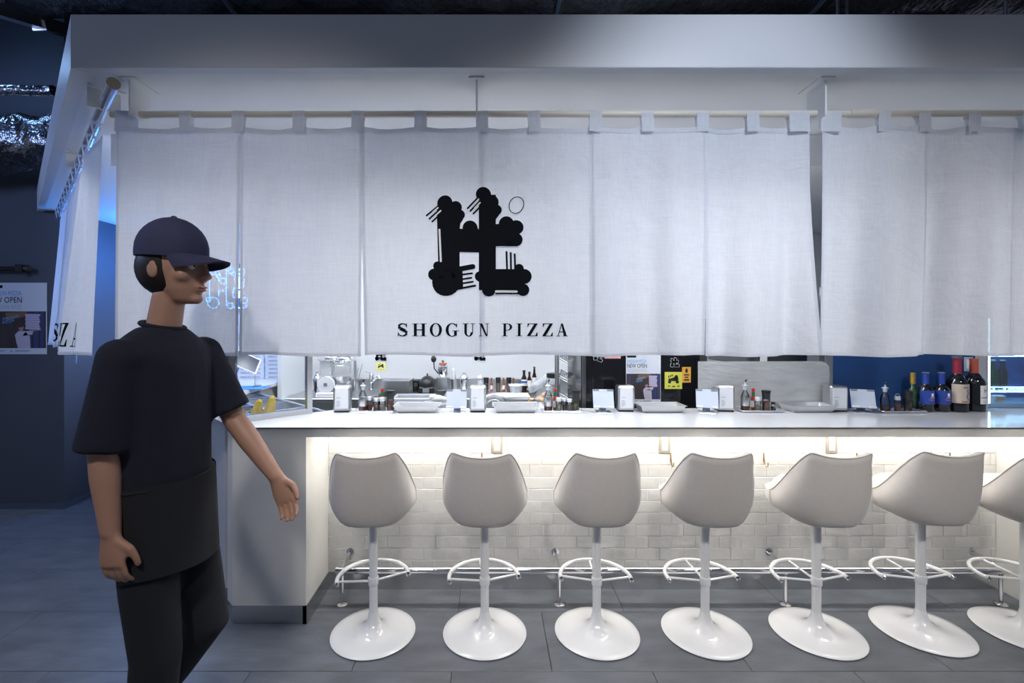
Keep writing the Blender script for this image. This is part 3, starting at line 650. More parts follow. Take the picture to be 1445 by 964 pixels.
def spice_jar(px, Y, z, lab, fill, lid=(0.75, 0.76, 0.78), r=.018, h=.08, ring=False):
    t = place('spice_jar', lab, 'jar', px, Y, z, 'spice jars on the sauce trays')
    P('glass', MB().lathe([(r * .9, 0), (r, .003), (r, h * .72), (r * .8, h * .78)], 16), M_jar, t)
    P('spice', MB().lathe([(0, .002), (r * .9, .002), (r * .9, h * .45), (0, h * .45)], 14), mat('spice%.2f%.2f%.2f' % fill, fill, .8, noise_amt=.5, noise_scale=220), t)
    l = P('lid', MB().lathe([(r * .86, h * .74), (r * .92, h * .76), (r * .92, h * .97), (r * .8, h), (0, h)], 16), mat('lid%.2f' % lid[0], lid, .3, .5 if lid[0] > .3 else 0), t)
    if ring: P('wire_bail', MB().tube([(r * .8 * math.cos(R(g)), 0, h + r * .9 * math.sin(R(g))) for g in range(0, 181, 20)], .0018, 6), M_steel, l)
def grinder(px, Y, z, lab, fill, h=.125):
    t = place('pepper_grinder', lab, 'grinder', px, Y, z, 'black topped grinders')
    P('glass', MB().lathe([(.021, 0), (.0225, .003), (.0225, h * .55), (.020, h * .6)], 16), M_jar, t)
    P('peppercorns', MB().lathe([(0, .002), (.0208, .002), (.0208, h * .46), (0, h * .46)], 14), mat('pc%.2f%.2f%.2f' % fill, fill, .7, noise_amt=.85, noise_scale=170), t)
    P('cap', MB().lathe([(.021, h * .58), (.022, h * .6), (.024, h * .9), (.026, h * .91), (.026, h), (0, h)], 18), M_bplas, t)
def hot_sauce(px, Y, z, lab, h=.135):
    t = place('hot_sauce_bottle', lab, 'bottle', px, Y, z, 'red capped hot sauce bottles'); k = h / .135
    P('glass', MB().lathe([(.013, 0), (.0145, .003), (.0145, .07 * k), (.008, .088 * k)], 14), mat('sauce_red', (0.42, 0.05, 0.02), .12), t)
    P('paper_label', MB().lathe([(.0149, .018 * k), (.0149, .058 * k)], 14), paint('label_white', (0.72, 0.70, 0.66)), t)
    P('neck_band', MB().lathe([(.0085, .086 * k), (.0085, .113 * k)], 12), paint('band_green', (0.01, 0.17, 0.07)), t)
    P('cap', MB().lathe([(.0082, .112 * k), (.0088, .114 * k), (.0088, .132 * k), (0, .135 * k)], 12), paint('cap_red', (0.62, 0.03, 0.02), .3), t)
def sauce_tray(px, Y, lab, w_=.245, d=.11):
    t = T('condiment_tray', lab, 'tray', (X(px, Y), Y, ZT), 0, 'steel trays of condiments')
    P('tray_body', MB().box(-w_ / 2 + .006, w_ / 2 - .006, -d / 2 + .006, d / 2 - .006, 0, .004, .0015), M_steel, t, smooth=0)
    P('tray_lip', MB().tube([(sx * (w_ / 2 - .008) + .008 * math.cos(R(g)), sy * (d / 2 - .008) + .008 * math.sin(R(g)), .010) for sx, sy, g0 in ((1, 1, 0), (-1, 1, 90), (-1, -1, 180), (1, -1, 270)) for g in range(g0, g0 + 91, 30)], .0042, 8, True), M_rod2, t)
TZ = ZT + .0045; pk = (0.45, 0.20, 0.15); gr = (0.45, 0.44, 0.34); bk = (0.10, 0.05, 0.035); gn = (0.24, 0.22, 0.08)
sauce_tray(530, 2.94, 'condiment tray beside the first napkin dispenser'); g = 'on the first tray from the left'
oil_bottle(512, 2.94, TZ, 'steel sleeved oil cruet ' + g, 1, True); spice_jar(521.5, 2.95, TZ, 'white capped spice jar ' + g, (0.35, 0.12, 0.06), (0.82, 0.82, 0.84), .0155, .085)
spice_jar(531, 2.93, TZ, 'wire bail spice jar ' + g, (0.38, 0.16, 0.10), ring=True); spice_jar(539.5, 2.925, TZ, 'clear jar of pale herbs ' + g, gr, r=.020, h=.085); hot_sauce(539.5, 2.972, TZ, 'red capped hot sauce behind the pale herb jar ' + g); grinder(551, 2.94, TZ, 'black topped grinder of pink salt ' + g, pk)
sauce_tray(792, 2.94, 'condiment tray left of the black oven'); g = 'on the second tray, left of the oven'
oil_bottle(773.5, 2.94, TZ, 'steel sleeved oil cruet ' + g, 1, True); hot_sauce(783.5, 2.965, TZ, 'red capped hot sauce ' + g); spice_jar(788.5, 2.925, TZ, 'clear jar of pale powder ' + g, gr, r=.019, h=.083)
spice_jar(796.5, 2.94, TZ, 'slim brown spice shaker ' + g, (0.25, 0.10, 0.07), r=.013, h=.078); spice_jar(803.5, 2.93, TZ, 'squat clear spice jar ' + g, (0.30, 0.28, 0.27), r=.017, h=.075); grinder(812.5, 2.94, TZ, 'black topped grinder of green herbs ' + g, gn)
sauce_tray(1071, 2.95, 'condiment tray in front of the steel splash panel', .26); g = 'on the tray by the steel splash panel'
oil_bottle(1051.5, 2.95, TZ, 'steel sleeved oil cruet ' + g, 1, True); hot_sauce(1063, 2.97, TZ, 'red capped hot sauce ' + g); spice_jar(1069.5, 2.935, TZ, 'clear jar of pale spice ' + g, gr, r=.020, h=.085); grinder(1081, 2.94, TZ, 'black topped grinder of pink salt ' + g, pk); spice_jar(1091, 2.95, TZ, 'tiny dark capped jar ' + g, (0.2, 0.2, 0.2), (.03, .03, .03), .0145, .052)
sauce_tray(1267, 2.93, 'condiment tray beside the wine bottles', .26); g = 'on the tray beside the wine bottles'
oil_bottle(1249, 2.93, TZ, 'clear oil cruet with tall pourer ' + g, 1, False, .175); spice_jar(1266.5, 2.93, TZ, 'steel lidded jar of red spice ' + g, (0.42, 0.17, 0.10), ring=True, r=.0175, h=.09); grinder(1281, 2.93, TZ, 'black topped pepper grinder ' + g, bk)
def wine(px, Y, h, r, glass, foil, label_c, lab, name='wine_bottle', shoulder=.62, capc=None, lz=(.13, .48), arc=None):
    t = place(name, lab, 'bottle', px, Y, ZT, 'wine bottles on the counter')
    P('glass', MB().lathe([(r * .85, 0), (r, .004), (r, h * shoulder * .86), (r * .93, h * shoulder * .95), (r * .6, h * (shoulder + .06)), (r * .37, h * (shoulder + .11)), (r * .34, h * .97)], 28), glass, t, smooth=60)
    fz = max(shoulder + .10, .70)
    P('foil', MB().lathe([(r * .40, h * fz), (r * .385, h * .96), (r * .42, h * .965), (r * .42, h), (0, h)], 20), foil, t)
    if label_c:
        z0, z1 = h * lz[0], h * lz[1]; a0, a1 = arc or (-165, 10)
        lbl = P('label', MB().grid(16, 1, lambda u, v: ((r + .0006) * math.cos(R(a0 + (a1 - a0) * u)), (r + .0006) * math.sin(R(a0 + (a1 - a0) * u)), z0 + (z1 - z0) * v)), label_c, t)
        return t, lbl, r, z0, z1
    return t, None, r, 0, 0
def label_print(l, r, polys, m, name='label_print'):
    fn = lambda x, z: ((r + .0014) * math.sin(x / r), -(r + .0014) * math.cos(x / r), z)
    P(name, print_mesh(polys, fn, .006), m, l, smooth=0)
M_wg = mat('dark_bottle_glass', (0.008, 0.010, 0.014), 0.06, spec=.7); M_gg = mat('green_bottle_glass', (0.008, 0.055, 0.018), 0.06, spec=.7)
M_foilb = paint('foil_blue', (0.03, 0.07, 0.36), .3); M_lblue = paint('label_blue', (0.02, 0.06, 0.34), .5)
t, l, r, a, b = wine(1288, 3.0, .232, .036, M_gg, mat('gold_foil', (0.70, 0.44, 0.10), .35, .7, noise_amt=.3, noise_scale=30), None, 'green sparkling bottle with gold foil, behind the pepper grinder', 'sparkling_bottle', .50)
for px, lab in ((1306, 'left of the two blue labelled half bottles'), (1328.5, 'right of the two blue labelled half bottles')):
    t, l, r, a, b = wine(px, 2.95, .238, .043, M_wg, M_foilb, M_lblue, lab, shoulder=.60, lz=(.20, .55), arc=(-170, -20))
    P('foil_top', MB().lathe([(.0165, .2345), (.0182, .235), (.0182, .2395), (0, .240)], 16), mat('pale_gold', (0.6, 0.52, 0.4), .35, .6), t)
    label_print(l, r, [circ(.004, .108, .0085, 12), rect(-.004, .094, .012, .100), rect(-.010, .086, .020, .0885)] , M_wprint)
    label_print(l, r, [rect(-.018, .076, .014, .0785), rect(-.012, .070, .018, .072)], mat('lbl_red', (0.55, 0.22, 0.25)))
t, l, r, a, b = wine(1350.5, 2.95, .328, .054, M_wg, paint('foil_red', (0.34, 0.03, 0.06), .35), paint('label_kraft', (0.62, 0.52, 0.42)), 'large wine bottle with cream illustrated label and grey top', shoulder=.60, lz=(.17, .52), arc=(-160, -35))
P('stopper', MB().lathe([(.023, .325), (.025, .327), (.025, .338), (.02, .341), (0, .341)], 18), paint('stopper_slate', (0.10, 0.13, 0.17)), t)
label_print(l, r, [caps((.012, .135), (.018, .115), .004), caps((.018, .115), (.008, .098), .004), caps((.008, .098), (.018, .078), .004), rect(-.012, .146, -.004, .155), rect(-.001, .146, .007, .155), rect(.010, .146, .018, .155)], paint('lbl_ink', (0.12, 0.12, 0.30)))
label_print(l, r, [rect(-.022, .062, .020, .068), circ(.020, .140, .004, 10)], paint('lbl_redink', (0.40, 0.08, 0.10)))
t, l, r, a, b = wine(1374.5, 2.97, .322, .054, M_wg, paint('foil_vermilion', (0.48, 0.10, 0.06), .35), paint('label_pale', (0.78, 0.76, 0.78)), 'large wine bottle with white label lettered MO and vermilion top', shoulder=.62, lz=(.15, .50), arc=(-105, -25))
mo = text_mb('MO', .030, .008, .118); mo2 = MB(); mo2.v = [((r + .0016) * math.sin(v[0] / r), -(r + .0016) * math.cos(v[0] / r), v[1]) for v in mo.v]; mo2.f = mo.f
P('label_print', mo2, paint('lbl_wine', (0.35, 0.03, 0.06)), l, smooth=0)
label_print(l, r, [rect(-.012, .084, .05, .088)], M_black); label_print(l, r, [rect(.0, .058, .036, .060), rect(.0, .066, .03, .068)], paint('lbl_redink', (0.4, .08, .1)))
# display cooler at the far right
t = T('display_cooler', 'glass drinks cooler with glowing blue led edges', 'cooler', (3.18, 3.065, ZT))
cw, cd, ch = .52, .26, .62
P('back_panel', MB().box(0, cw, cd - .02, cd, 0, ch), paint('cooler_blue', (0.02, 0.09, 0.30), .25), t, smooth=0)
P('floor_panel', MB().box(0, cw, 0, cd, 0, .03), paint('cooler_floor', (0.25, 0.40, 0.60), .3), t, smooth=0)
P('top_panel', MB().box(0, cw, 0, cd, ch - .04, ch), M_dsteel, t, smooth=0); P('stand', MB().box(.01, cw, .01, cd, -ZT, 0), M_dsteel, t, smooth=0)
for x, y in ((0, 0), (0, cd - .034), (cw - .014, 0)): P('led_edge', MB().box(x + .012 if y == 0 else x, x + .026 if y == 0 else x + .004, y, y + .010, .03, ch - .04), M_cold, t, smooth=0)
P('corner_post', MB().box(0, .012, -.002, .012, 0, ch), M_rod2, t, smooth=0)
P('glass_pane', MB().box(.026, cw - .014, .002, .006, .03, ch - .04), M_glass, t, smooth=0)
P('glass_pane', MB().box(.001, .005, .012, cd - .034, .03, ch - .04), M_glass, t, smooth=0)
for z in (.10, .33):
    sh = P('wire_shelf', MB().tube([(.03, .02, z), (cw - .02, .02, z), (cw - .02, cd - .03, z), (.03, cd - .03, z)], .004, 6, True), M_cold, t)  # shelf wires made to glow, the led shine on them put into the material
    bars = MB()
    for k in range(9): bars.tube([(.05 + .053 * k, .02, z), (.05 + .053 * k, cd - .03, z)], .0018, 5)
    bars.tube([(.03, .02, z + .03), (cw - .02, .02, z + .03)], .0035, 6); bars.tube([(.075, .02, z), (.075, .02, z + .03)], .0035, 6); bars.tube([(.145, .02, z), (.145, .02, z + .03)], .0035, 6)
    P('shelf_wire', bars, M_cold, sh)
for i, (x, m, lab) in enumerate(((.085, M_wg, 'dark beer bottle at the left of the cooler shelf'), (.150, M_gg, 'green beer bottle with pale neck label on the cooler shelf'), (.215, M_wg, 'dark beer bottle further right on the cooler shelf'))):
    b_ = T('beer_bottle', lab, 'bottle', (3.18 + x, 3.065 + .10, ZT + .105), 0, 'bottles in the cooler')
    P('glass', MB().lathe([(.024, 0), (.027, .004), (.027, .105), (.022, .125), (.0125, .155), (.0125, .19)], 18), m, b_)
    P('crown_cap', MB().lathe([(.0135, .188), (.0145, .189), (.014, .198), (0, .199)], 14), M_rod2 if i != 1 else M_wprint, b_)
for x, c, lab in ((.105, (0.75, 0.78, 0.80), 'small white tub on the cooler floor'), (.165, (0.70, 0.38, 0.22), 'small orange tub on the cooler floor')):
    b_ = T('food_tub', lab, 'tub', (3.18 + x, 3.065 + .07, ZT + .031), 0, 'tubs in the cooler')
    P('tub_body', MB().lathe([(.022, 0), (.026, .035), (.024, .035), (.0, .030)], 16), paint('tub%.2f' % c[0], c), b_); P('tub_lid', MB().lathe([(.027, .034), (.027, .04), (0, .041)], 16), M_wprint, b_)
# wall switch on the blue wall
t = T('wall_switch', 'pale switch plate on the blue wall above the large wine bottles', 'switch', (X(1366, 3.06), 3.061, Z(514, 3.06)))
P('plate', MB().box(-.028, .028, -.006, 0, -.045, .045, .002), paint('plate_pale', (0.45, 0.50, 0.62)), t, smooth=0); P('rocker', MB().box(-.014, .014, -.010, -.005, -.03, .03, .002), M_wprint, t, smooth=0)

# ================================================================== LEFT: GLASS GUARD, PREP TABLE, BOXES
gd = T('glass_guard', 'glass guard panel in a steel frame at the end of the white countertop', 'guard', (0, 0, 0))
G0 = Vector((-1.385, 2.572, 0)); G1 = Vector((-1.082, 2.876, 0)); gdir = (G1 - G0).normalized()
def gpost(p, m=M_steel, w_=.016, z1=1.50): return MB().prism([(p.x + (gdir.x * sx - gdir.y * sy) * w_, p.y + (gdir.y * sx + gdir.x * sy) * w_) for sx, sy in ((-1, -1), (1, -1), (1, 1), (-1, 1))], ZT, z1)
P('frame_post', gpost(G1), M_steel, gd, smooth=0); P('frame_post', gpost(G0), M_dsteel, gd, smooth=0)
def gbar(a, b, z0, z1, w_): n = Vector((-gdir.y, gdir.x, 0)) * w_; return MB().prism([tuple((a - n).xy), tuple((b - n).xy), tuple((b + n).xy), tuple((a + n).xy)], z0, z1)
P('bottom_rail', gbar(G0, G1, ZT, ZT + .030, .015), M_steel, gd, smooth=0); P('top_rail', gbar(G0, G1, 1.47, 1.50, .015), M_steel, gd, smooth=0)
P('glass_pane', gbar(G0, G1, ZT + .03, 1.47, .003), M_glass, gd, smooth=0)
gs = T('glass_guard', 'long glass guard running back along the angled side counter', 'guard')
P('glass_pane', wprism(.03, 2.3, .055, .061, ZT + .02, 1.47), M_glass, gs, smooth=0); P('bottom_rail', wprism(.03, 2.3, .045, .07, ZT, ZT + .02), M_steel, gs, smooth=0); P('top_rail', wprism(.03, 2.3, .045, .07, 1.47, 1.495), M_steel, gs, smooth=0)
P('frame_post', wprism(2.28, 2.32, .04, .075, ZT, 1.50), M_steel, gs, smooth=0)
pt = T('prep_table', 'steel refrigerated prep table with rows of pans behind the glass guard', 'table')
M_bsteel = mat('cool_steel', (0.50, 0.58, 0.72), 0.25, .85)
P('body', wprism(.06, 2.4, .11, .60, .3, .86), M_steel, pt, smooth=0)
for b in (.105, .355, .60): P('rail', wprism(.03, 2.4, b, b + .022, .985, 1.003), M_bsteel, pt, smooth=0)
for k in range(6): P('divider', wprism(.03 + .33 * k, .055 + .33 * k, .105, .62, .983, 1.001), M_bsteel, pt, smooth=0)
P('apron', wprism(.03, .04, .105, .62, .86, .984), M_steel, pt, smooth=0)
P('drain_board', wprism(-.06, .028, .44, .66, .975, .985), M_steel, pt, smooth=0)
names = {0: 'nearest the guard, empty', 1: 'second from the guard', 2: 'third from the guard', 3: 'fourth from the guard'}
for k in range(4):
    for j, b in ((0, .130), (1, .380)):
        q = W0 + e1 * (.058 + .33 * k + .150) + e2 * (b + .110)
        lab = 'steel food pan in the %s row of the prep table, %s' % (('front', 'back')[j], names[k] if not (k == 0 and j == 0) else 'holding the corn cobs')
        t = T('food_pan', lab, 'pan', (q.x, q.y, .992), R(-45), 'steel food pans of the prep table'); mb = MB()
        hx, hy = .146, .106
        V = [(-hx, -hy, 0), (hx, -hy, 0), (hx, hy, 0), (-hx, hy, 0), (-hx + .012, -hy + .012, -.1), (hx - .012, -hy + .012, -.1), (hx - .012, hy - .012, -.1), (-hx + .012, hy - .012, -.1)]
        mb.add(V, [(0, 4, 5, 1)[::1], (1, 5, 6, 2), (2, 6, 7, 3), (3, 7, 4, 0), (4, 7, 6, 5)]); P('pan_body', mb, M_steel, t, smooth=0)
        if (k, j) == (1, 0):
            f = MB()
            for _ in range(70): f.ell((random.uniform(-.12, .12), random.uniform(-.085, .085), random.uniform(-.03, -.012)), (.014, .012, .011), 7, 5)
            o = P('topping', f, mat('brown_topping', (0.12, 0.085, 0.06), .5, noise_amt=.6, noise_scale=40)); o.location = (q.x, q.y, .992); o.rotation_euler = (0, 0, R(-45)); tag(o, 'brown chopped topping filling a prep table pan', 'topping', kind='stuff')
            P('filling', MB().box(-.128, .128, -.088, .088, -.06, -.022), MATS['brown_topping'], t, smooth=0)
for px, tilt, Y, lab in ((357, 10, 2.93, 'left of two yellow corn cobs standing in the prep pan'), (374, 12, 2.985, 'right, taller of two yellow corn cobs standing in the prep pan')):
    t = T('corn_cob', lab, 'corn', (X(px, Y), Y, .905), 0, 'corn cobs'); t.rotation_euler = (R(-4), R(tilt), 0)
    hh = .20 if px < 362 else .215
    P('core', MB().lathe([(.018, 0), (.030, .01), (.031, hh * .45), (.027, hh * .7), (.018, hh * .9), (.008, hh * .985), (0, hh)], 18), mat('corn_yellow', (0.62, 0.44, 0.06), .45, noise_amt=.3, noise_scale=30), t)
    kn = MB()
    for j in range(24):
        z = .01 + hh * .9 * j / 24; rr = .031 if z < hh * .45 else .031 - .018 * ((z - hh * .45) / (hh * .5)) ** 1.6
        for k in range(14):
            a = 2 * PI * (k + .5 * (j % 2)) / 14; kn.ell((rr * math.cos(a), rr * math.sin(a), z), (.0042, .0042, .0046), 6, 4)
    tag(P('kernels', kn, MATS['corn_yellow'], t), kind='stuff')
sc = T('side_counter', 'white side counter carrying the pizza boxes', 'counter')
P('top', MB().prism([(-1.915, 3.74), (-1.915, 4.98), (-3.10, 4.98)], 1.01, 1.04), M_top, sc, smooth=0); P('body', MB().prism([(-1.95, 4.06), (-1.95, 4.98), (-2.85, 4.98)], 0, 1.01), mat('grey_lam', (0.42, 0.43, 0.42), .5), sc, smooth=0)
bxm = mesh_of('carton', MB().box(-.13, .13, -.14, .14, 0, .0385, .002), mat('box_white', (0.72, 0.76, 0.86), .6), 0)
ft = print_mesh(shogun_polys(-.095, .095, .011, .025), lambda x, y: (x, -.1412, y)); ftm = mesh_of('box_print', ft, M_black, 0)
stx = print_mesh(shogun_polys(-.1, .1, .011, .025), lambda x, y: (.1312, x, y)); stm = mesh_of('box_print', stx, paint('print_faint', (0.22, 0.22, 0.25)), 0)
for c, (xc, nm) in enumerate(((-2.022, 'right'), (-2.292, 'left'))):
    for k in range(8):
        ordn = ('bottom', 'second', 'third', 'fourth', 'fifth', 'sixth', 'seventh', 'top')[k]
        t = T('pizza_box', 'white pizza box lettered SHOGUN PIZZA, %s of the %s stack' % (ordn + (' from below' if 0 < k < 7 else ''), nm), 'box', (xc + random.uniform(-.004, .004), 4.74 + random.uniform(-.004, .004), 1.0405 + .0392 * k), R(random.uniform(-.8, .8)), 'pizza boxes on the side counter')
        P('carton', bxm, None, t); P('box_print', ftm, None, t)
        if c == 0: P('box_print', stm, None, t)
t = T('order_tablet', 'white framed order tablet tilted on a thin stand before the pizza boxes', 'tablet', (X(340, 3.9), 3.9, 1.04), R(35))
P('stand_base', MB().lathe([(.05, 0), (.05, .006), (0, .008)], 20), M_rod2, t); P('stand_arm', MB().tube([(0, .02, .004), (-.03, .04, .12), (0, .02, .20)], .008, 8), M_rod2, t)
tb = P('frame', MB().box(-.115, .115, -.004, .004, -.08, .08, .003), M_wprint, t, smooth=0, loc=(0.03, 0, .22), rot=(R(-38), R(28), 0)); P('screen', MB().box(-.102, .102, -.0052, -.003, -.068, .068), paint('screen_dark', (0.05, 0.06, 0.09), .15), tb, smooth=0)
t = P('blue_mat', MB().box(-.16, .16, -.1, .1, 0, .008, .003), paint('mat_blue', (0.05, 0.28, 0.80))); t.location = (X(347, 3.92), 3.92, 1.0402); tag(t, 'bright blue mat on the white side counter', 'mat')
t = T('card_reader', 'small dark card reader on the blue edge of the side counter', 'reader', (X(363, 4.0), 4.0, 1.04), R(20)); P('reader_body', MB().box(-.03, .03, -.04, .04, 0, .014, .003), M_dsteel, t, smooth=0); P('antenna', MB().tube([(-.02, .03, .01), (-.02, .03, .16)], .003, 6), M_steel, t)
# neon emblem on the back wall
t = T('neon_sign', 'glowing blue neon emblem shining through the left curtain panel', 'sign', (X(287, 4.98), 4.975, Z(440, 4.98)))
k_ = .50 / 936; nb = MB()
for cx, cy, r in ((210, 182, 60), (295, 215, 47), (325, 272, 40), (124, 730, 45), (220, 790, 110), (405, 372, 58), (508, 110, 59), (566, 170, 60), (609, 230, 41), (686, 340, 60), (763, 364, 56), (762, 458, 50), (824, 745, 58), (816, 849, 48), (550, 846, 54), (763, 192, 62)):
    nb.tube([((cx + r * math.cos(R(g))) * k_, -.02, (964 - cy + r * math.sin(R(g))) * k_) for g in range(0, 360, 30)], .005, 5, True)
for a, b in (((146, 220), (146, 680)), ((325, 300), (325, 380)), ((325, 560), (325, 670)), ((325, 560), (472, 560)), ((472, 130), (472, 850)), ((604, 511), (770, 511)), ((604, 511), (604, 688)), ((604, 688), (784, 688)), ((570, 890), (816, 890)), ((690, 560), (690, 680)), ((720, 560), (720, 680))):
    nb.tube([(a[0] * k_, -.02, (964 - a[1]) * k_), (b[0] * k_, -.02, (964 - b[1]) * k_)], .005, 5)
P('neon_tube', nb, M_neon, t); P('backing', MB().box(.02, .50, -.008, .02, .02, .50), paint('neon_back', (0.02, 0.04, 0.10)), t, smooth=0)

# ================================================================== POSTERS
def poster(label, loc, w_, h_):
    t = T('poster', label, 'poster', loc)
    P('sheet', MB().box(-w_ / 2, w_ / 2, -.002, 0, 0, h_), paint('poster_paper', (0.66, 0.69, 0.76), .5), t, smooth=0)
    y0, y1 = .085 * h_, .60 * h_; d = -.0026
    def flat(polys, m, name, d_=0.0): return P(name, print_mesh(polys, lambda x, y: (x, d - d_, y)), m, t, smooth=0)
    L_, R_ = -w_ / 2 + .012 * w_, w_ / 2 - .012 * w_
    flat([rect(L_, y0, R_, y1)], mat('photo_dark', (0.045, 0.032, 0.035), .6, noise_amt=.8, noise_scale=9, stretch=(3, 1, .6)), 'printed_photo')
    flat([rect(L_ + (R_ - L_) * a, y0, L_ + (R_ - L_) * b, y1) for a, b in ((.70, .76), (.80, .88), (.91, .97), (.08, .12))], paint('photo_blue', (0.03, 0.05, 0.17)), 'printed_drape', .0003)
    flat([[(L_ + .33 * w_, y1 - .02 * h_), (L_ + .70 * w_, y1), (L_ + .70 * w_, y1 - .06 * h_), (L_ + .33 * w_, y1 - .14 * h_)]], paint('photo_brown', (0.20, 0.10, 0.05)), 'printed_beam', .0003)
    flat([rect(L_ + .03 * w_, y0 + .12 * h_, L_ + .07 * w_, y0 + .32 * h_)], paint('photo_brown', (0.20, 0.10, 0.05)), 'printed_beam', .0003)
    for s, zz in (('SHOGUN', .47), ('PIZZA', .42)):
        mb = text_mb(s, .055 * h_, L_ + .28 * w_, zz * h_, (.26 if s == 'SHOGUN' else .19) * w_); mb.v = [(x, y + (x - L_) * .22 - .06 * w_, z) for x, y, z in mb.v]
        P('printed_sign', mb.xform(Matrix.Translation((0, d - .0004, 0)) @ UP), paint('photo_cyan', (0.10, 0.45, 0.85)), t, smooth=0)
    cx = L_ + .60 * w_; fig = [[(cx - .12 * w_, y0 + .19 * h_), (cx - .10 * w_, y0 + .09 * h_), (cx - .07 * w_, y0), (cx + .13 * w_, y0), (cx + .12 * w_, y0 + .16 * h_), (cx + .04 * w_, y0 + .24 * h_), (cx - .06 * w_, y0 + .24 * h_)], [(cx + .0, y0 + .17 * h_), (cx + .16 * w_, y0 + .19 * h_), (cx + .18 * w_, y0 + .25 * h_), (cx + .06 * w_, y0 + .24 * h_)]]
    flat(fig, paint('photo_sweater', (0.55, 0.50, 0.60)), 'printed_figure', .0006)
    flat([circ(cx - .02 * w_, y0 + .285 * h_, .040 * w_, 14, .052 * w_), [(cx + .12 * w_, y0 + .235 * h_), (cx + .30 * w_, y0 + .25 * h_), (cx + .30 * w_, y0 + .265 * h_), (cx + .12 * w_, y0 + .26 * h_)]], paint('photo_skin', (0.42, 0.24, 0.18)), 'printed_face', .0007)
    flat([circ(cx - .03 * w_, y0 + .315 * h_, .042 * w_, 12, .03 * w_)], paint('photo_hair', (0.06, 0.03, 0.02)), 'printed_hair', .0008)
    flat([[(cx + .045 * w_ + .006 * w_ * (k % 2), y0 + (.265 + .031 * k) * h_), (cx + .285 * w_ - .008 * w_ * (k % 3), y0 + (.262 + .031 * k) * h_), (cx + .285 * w_ - .008 * w_ * (k % 3), y0 + (.290 + .031 * k) * h_), (cx + .045 * w_ + .006 * w_ * (k % 2), y0 + (.293 + .031 * k) * h_)] for k in range(7)], paint('photo_boxes', (0.52, 0.46, 0.62)), 'printed_boxes', .0008)
    def txt(s, size, x, y, m, wd): P('lettering', text_mb(s, size, x, y, wd).xform(Matrix.Translation((0, d - .0004, 0)) @ UP), m, t, smooth=0)
    txt('SHOGUN PIZZA', .085 * h_, L_ + .02 * w_, .825 * h_, paint('ink_cyan', (0.08, 0.36, 0.72)), .56 * w_)
    txt('NEW OPEN', .118 * h_, L_ + .02 * w_, .72 * h_, M_black, .57 * w_)
    txt('TOGAWA BASE', .085 * h_, L_ + .02 * w_, .635 * h_, paint('ink_pale', (0.50, 0.53, 0.60)), .57 * w_)
    flat([rect(L_ + .02 * w_, .925 * h_, L_ + .28 * w_, .965 * h_)], M_black, 'printed_tab')
    flat([rect(L_ + a * w_, b * h_, L_ + c * w_, (b + .008) * h_) for a, b, c in ((.08, .05, .33), (.08, .035, .30), (.48, .05, .72), (.48, .035, .70))] + [[(L_ + .40 * w_, .03 * h_), (L_ + .44 * w_, .03 * h_), (L_ + .42 * w_, .06 * h_)]], paint('ink_grey', (0.25, 0.26, 0.30)), 'printed_lines')
    return t
poster('NEW OPEN poster on the dark navy wall at the left', (X(21.5, 4.05), 4.055, Z(500, 4.05)), 88 * 4.05 / F, 101 * 4.05 / F)
poster('NEW OPEN poster stuck on the front of the black oven', (X(908, 3.18), 3.184, Z(569.5, 3.18)), 49 * 3.18 / F, 70 * 3.18 / F)
t = T('hanging_bar', 'black bar with clamp fixed to the navy wall above the poster', 'bar', (0, 4.0, Z(379, 4.0)))
P('bar', MB().tube([(-5.2, 0, 0), (X(33, 4.0), 0, 0)], .017, 12), M_bplas, t)
P('clamp', MB().box(X(25, 4.0), X(34, 4.0), -.03, .06, -.032, .032, .004), M_bplas, t, smooth=0); P('tip', MB().tube([(X(34, 4.0), 0, 0), (X(42, 4.0), 0, 0)], [.02, .022], 12), M_dsteel, t)

# ================================================================== KITCHEN BEHIND THE COUNTER
wt = T('work_table', 'steel work table just behind the white countertop', 'table')
P('top', MB().box(-.80, 2.2, 3.14, 3.78, .82, .85, .003), M_steel, wt, smooth=0)
for x, y in ((-.76, 3.18), (-.76, 3.74), (2.16, 3.18), (2.16, 3.74)): P('leg', MB().box(x - .02, x + .02, y - .02, y + .02, 0, .82), M_steel, wt, smooth=0)
bt = T('sink_bench', 'steel sink bench along the pale kitchen wall', 'bench')
P('top', MB().box(-1.85, -1.05, 4.28, 4.98, .86, .90, .003).box(-.42, 2.2, 4.28, 4.98, .86, .90, .003).box(-1.05, -.42, 4.86, 4.98, .86, .90).box(-1.05, -.42, 4.28, 4.36, .86, .90), M_steel, bt, smooth=0)
P('front', MB().box(-1.84, 2.19, 4.34, 4.38, 0.0, .86), M_steel, bt, smooth=0)
P('basin', MB().box(-1.05, -.42, 4.36, 4.86, .66, .665).box(-1.05, -1.045, 4.36, 4.86, .66, .89).box(-.425, -.42, 4.36, 4.86, .66, .89).box(-1.05, -.42, 4.855, 4.86, .66, .89), M_steel, bt, smooth=0)
P('backsplash', MB().box(-1.85, 2.2, 4.965, 4.985, .90, 1.0), M_steel, bt, smooth=0)
BZ = .9005; YB = 4.72
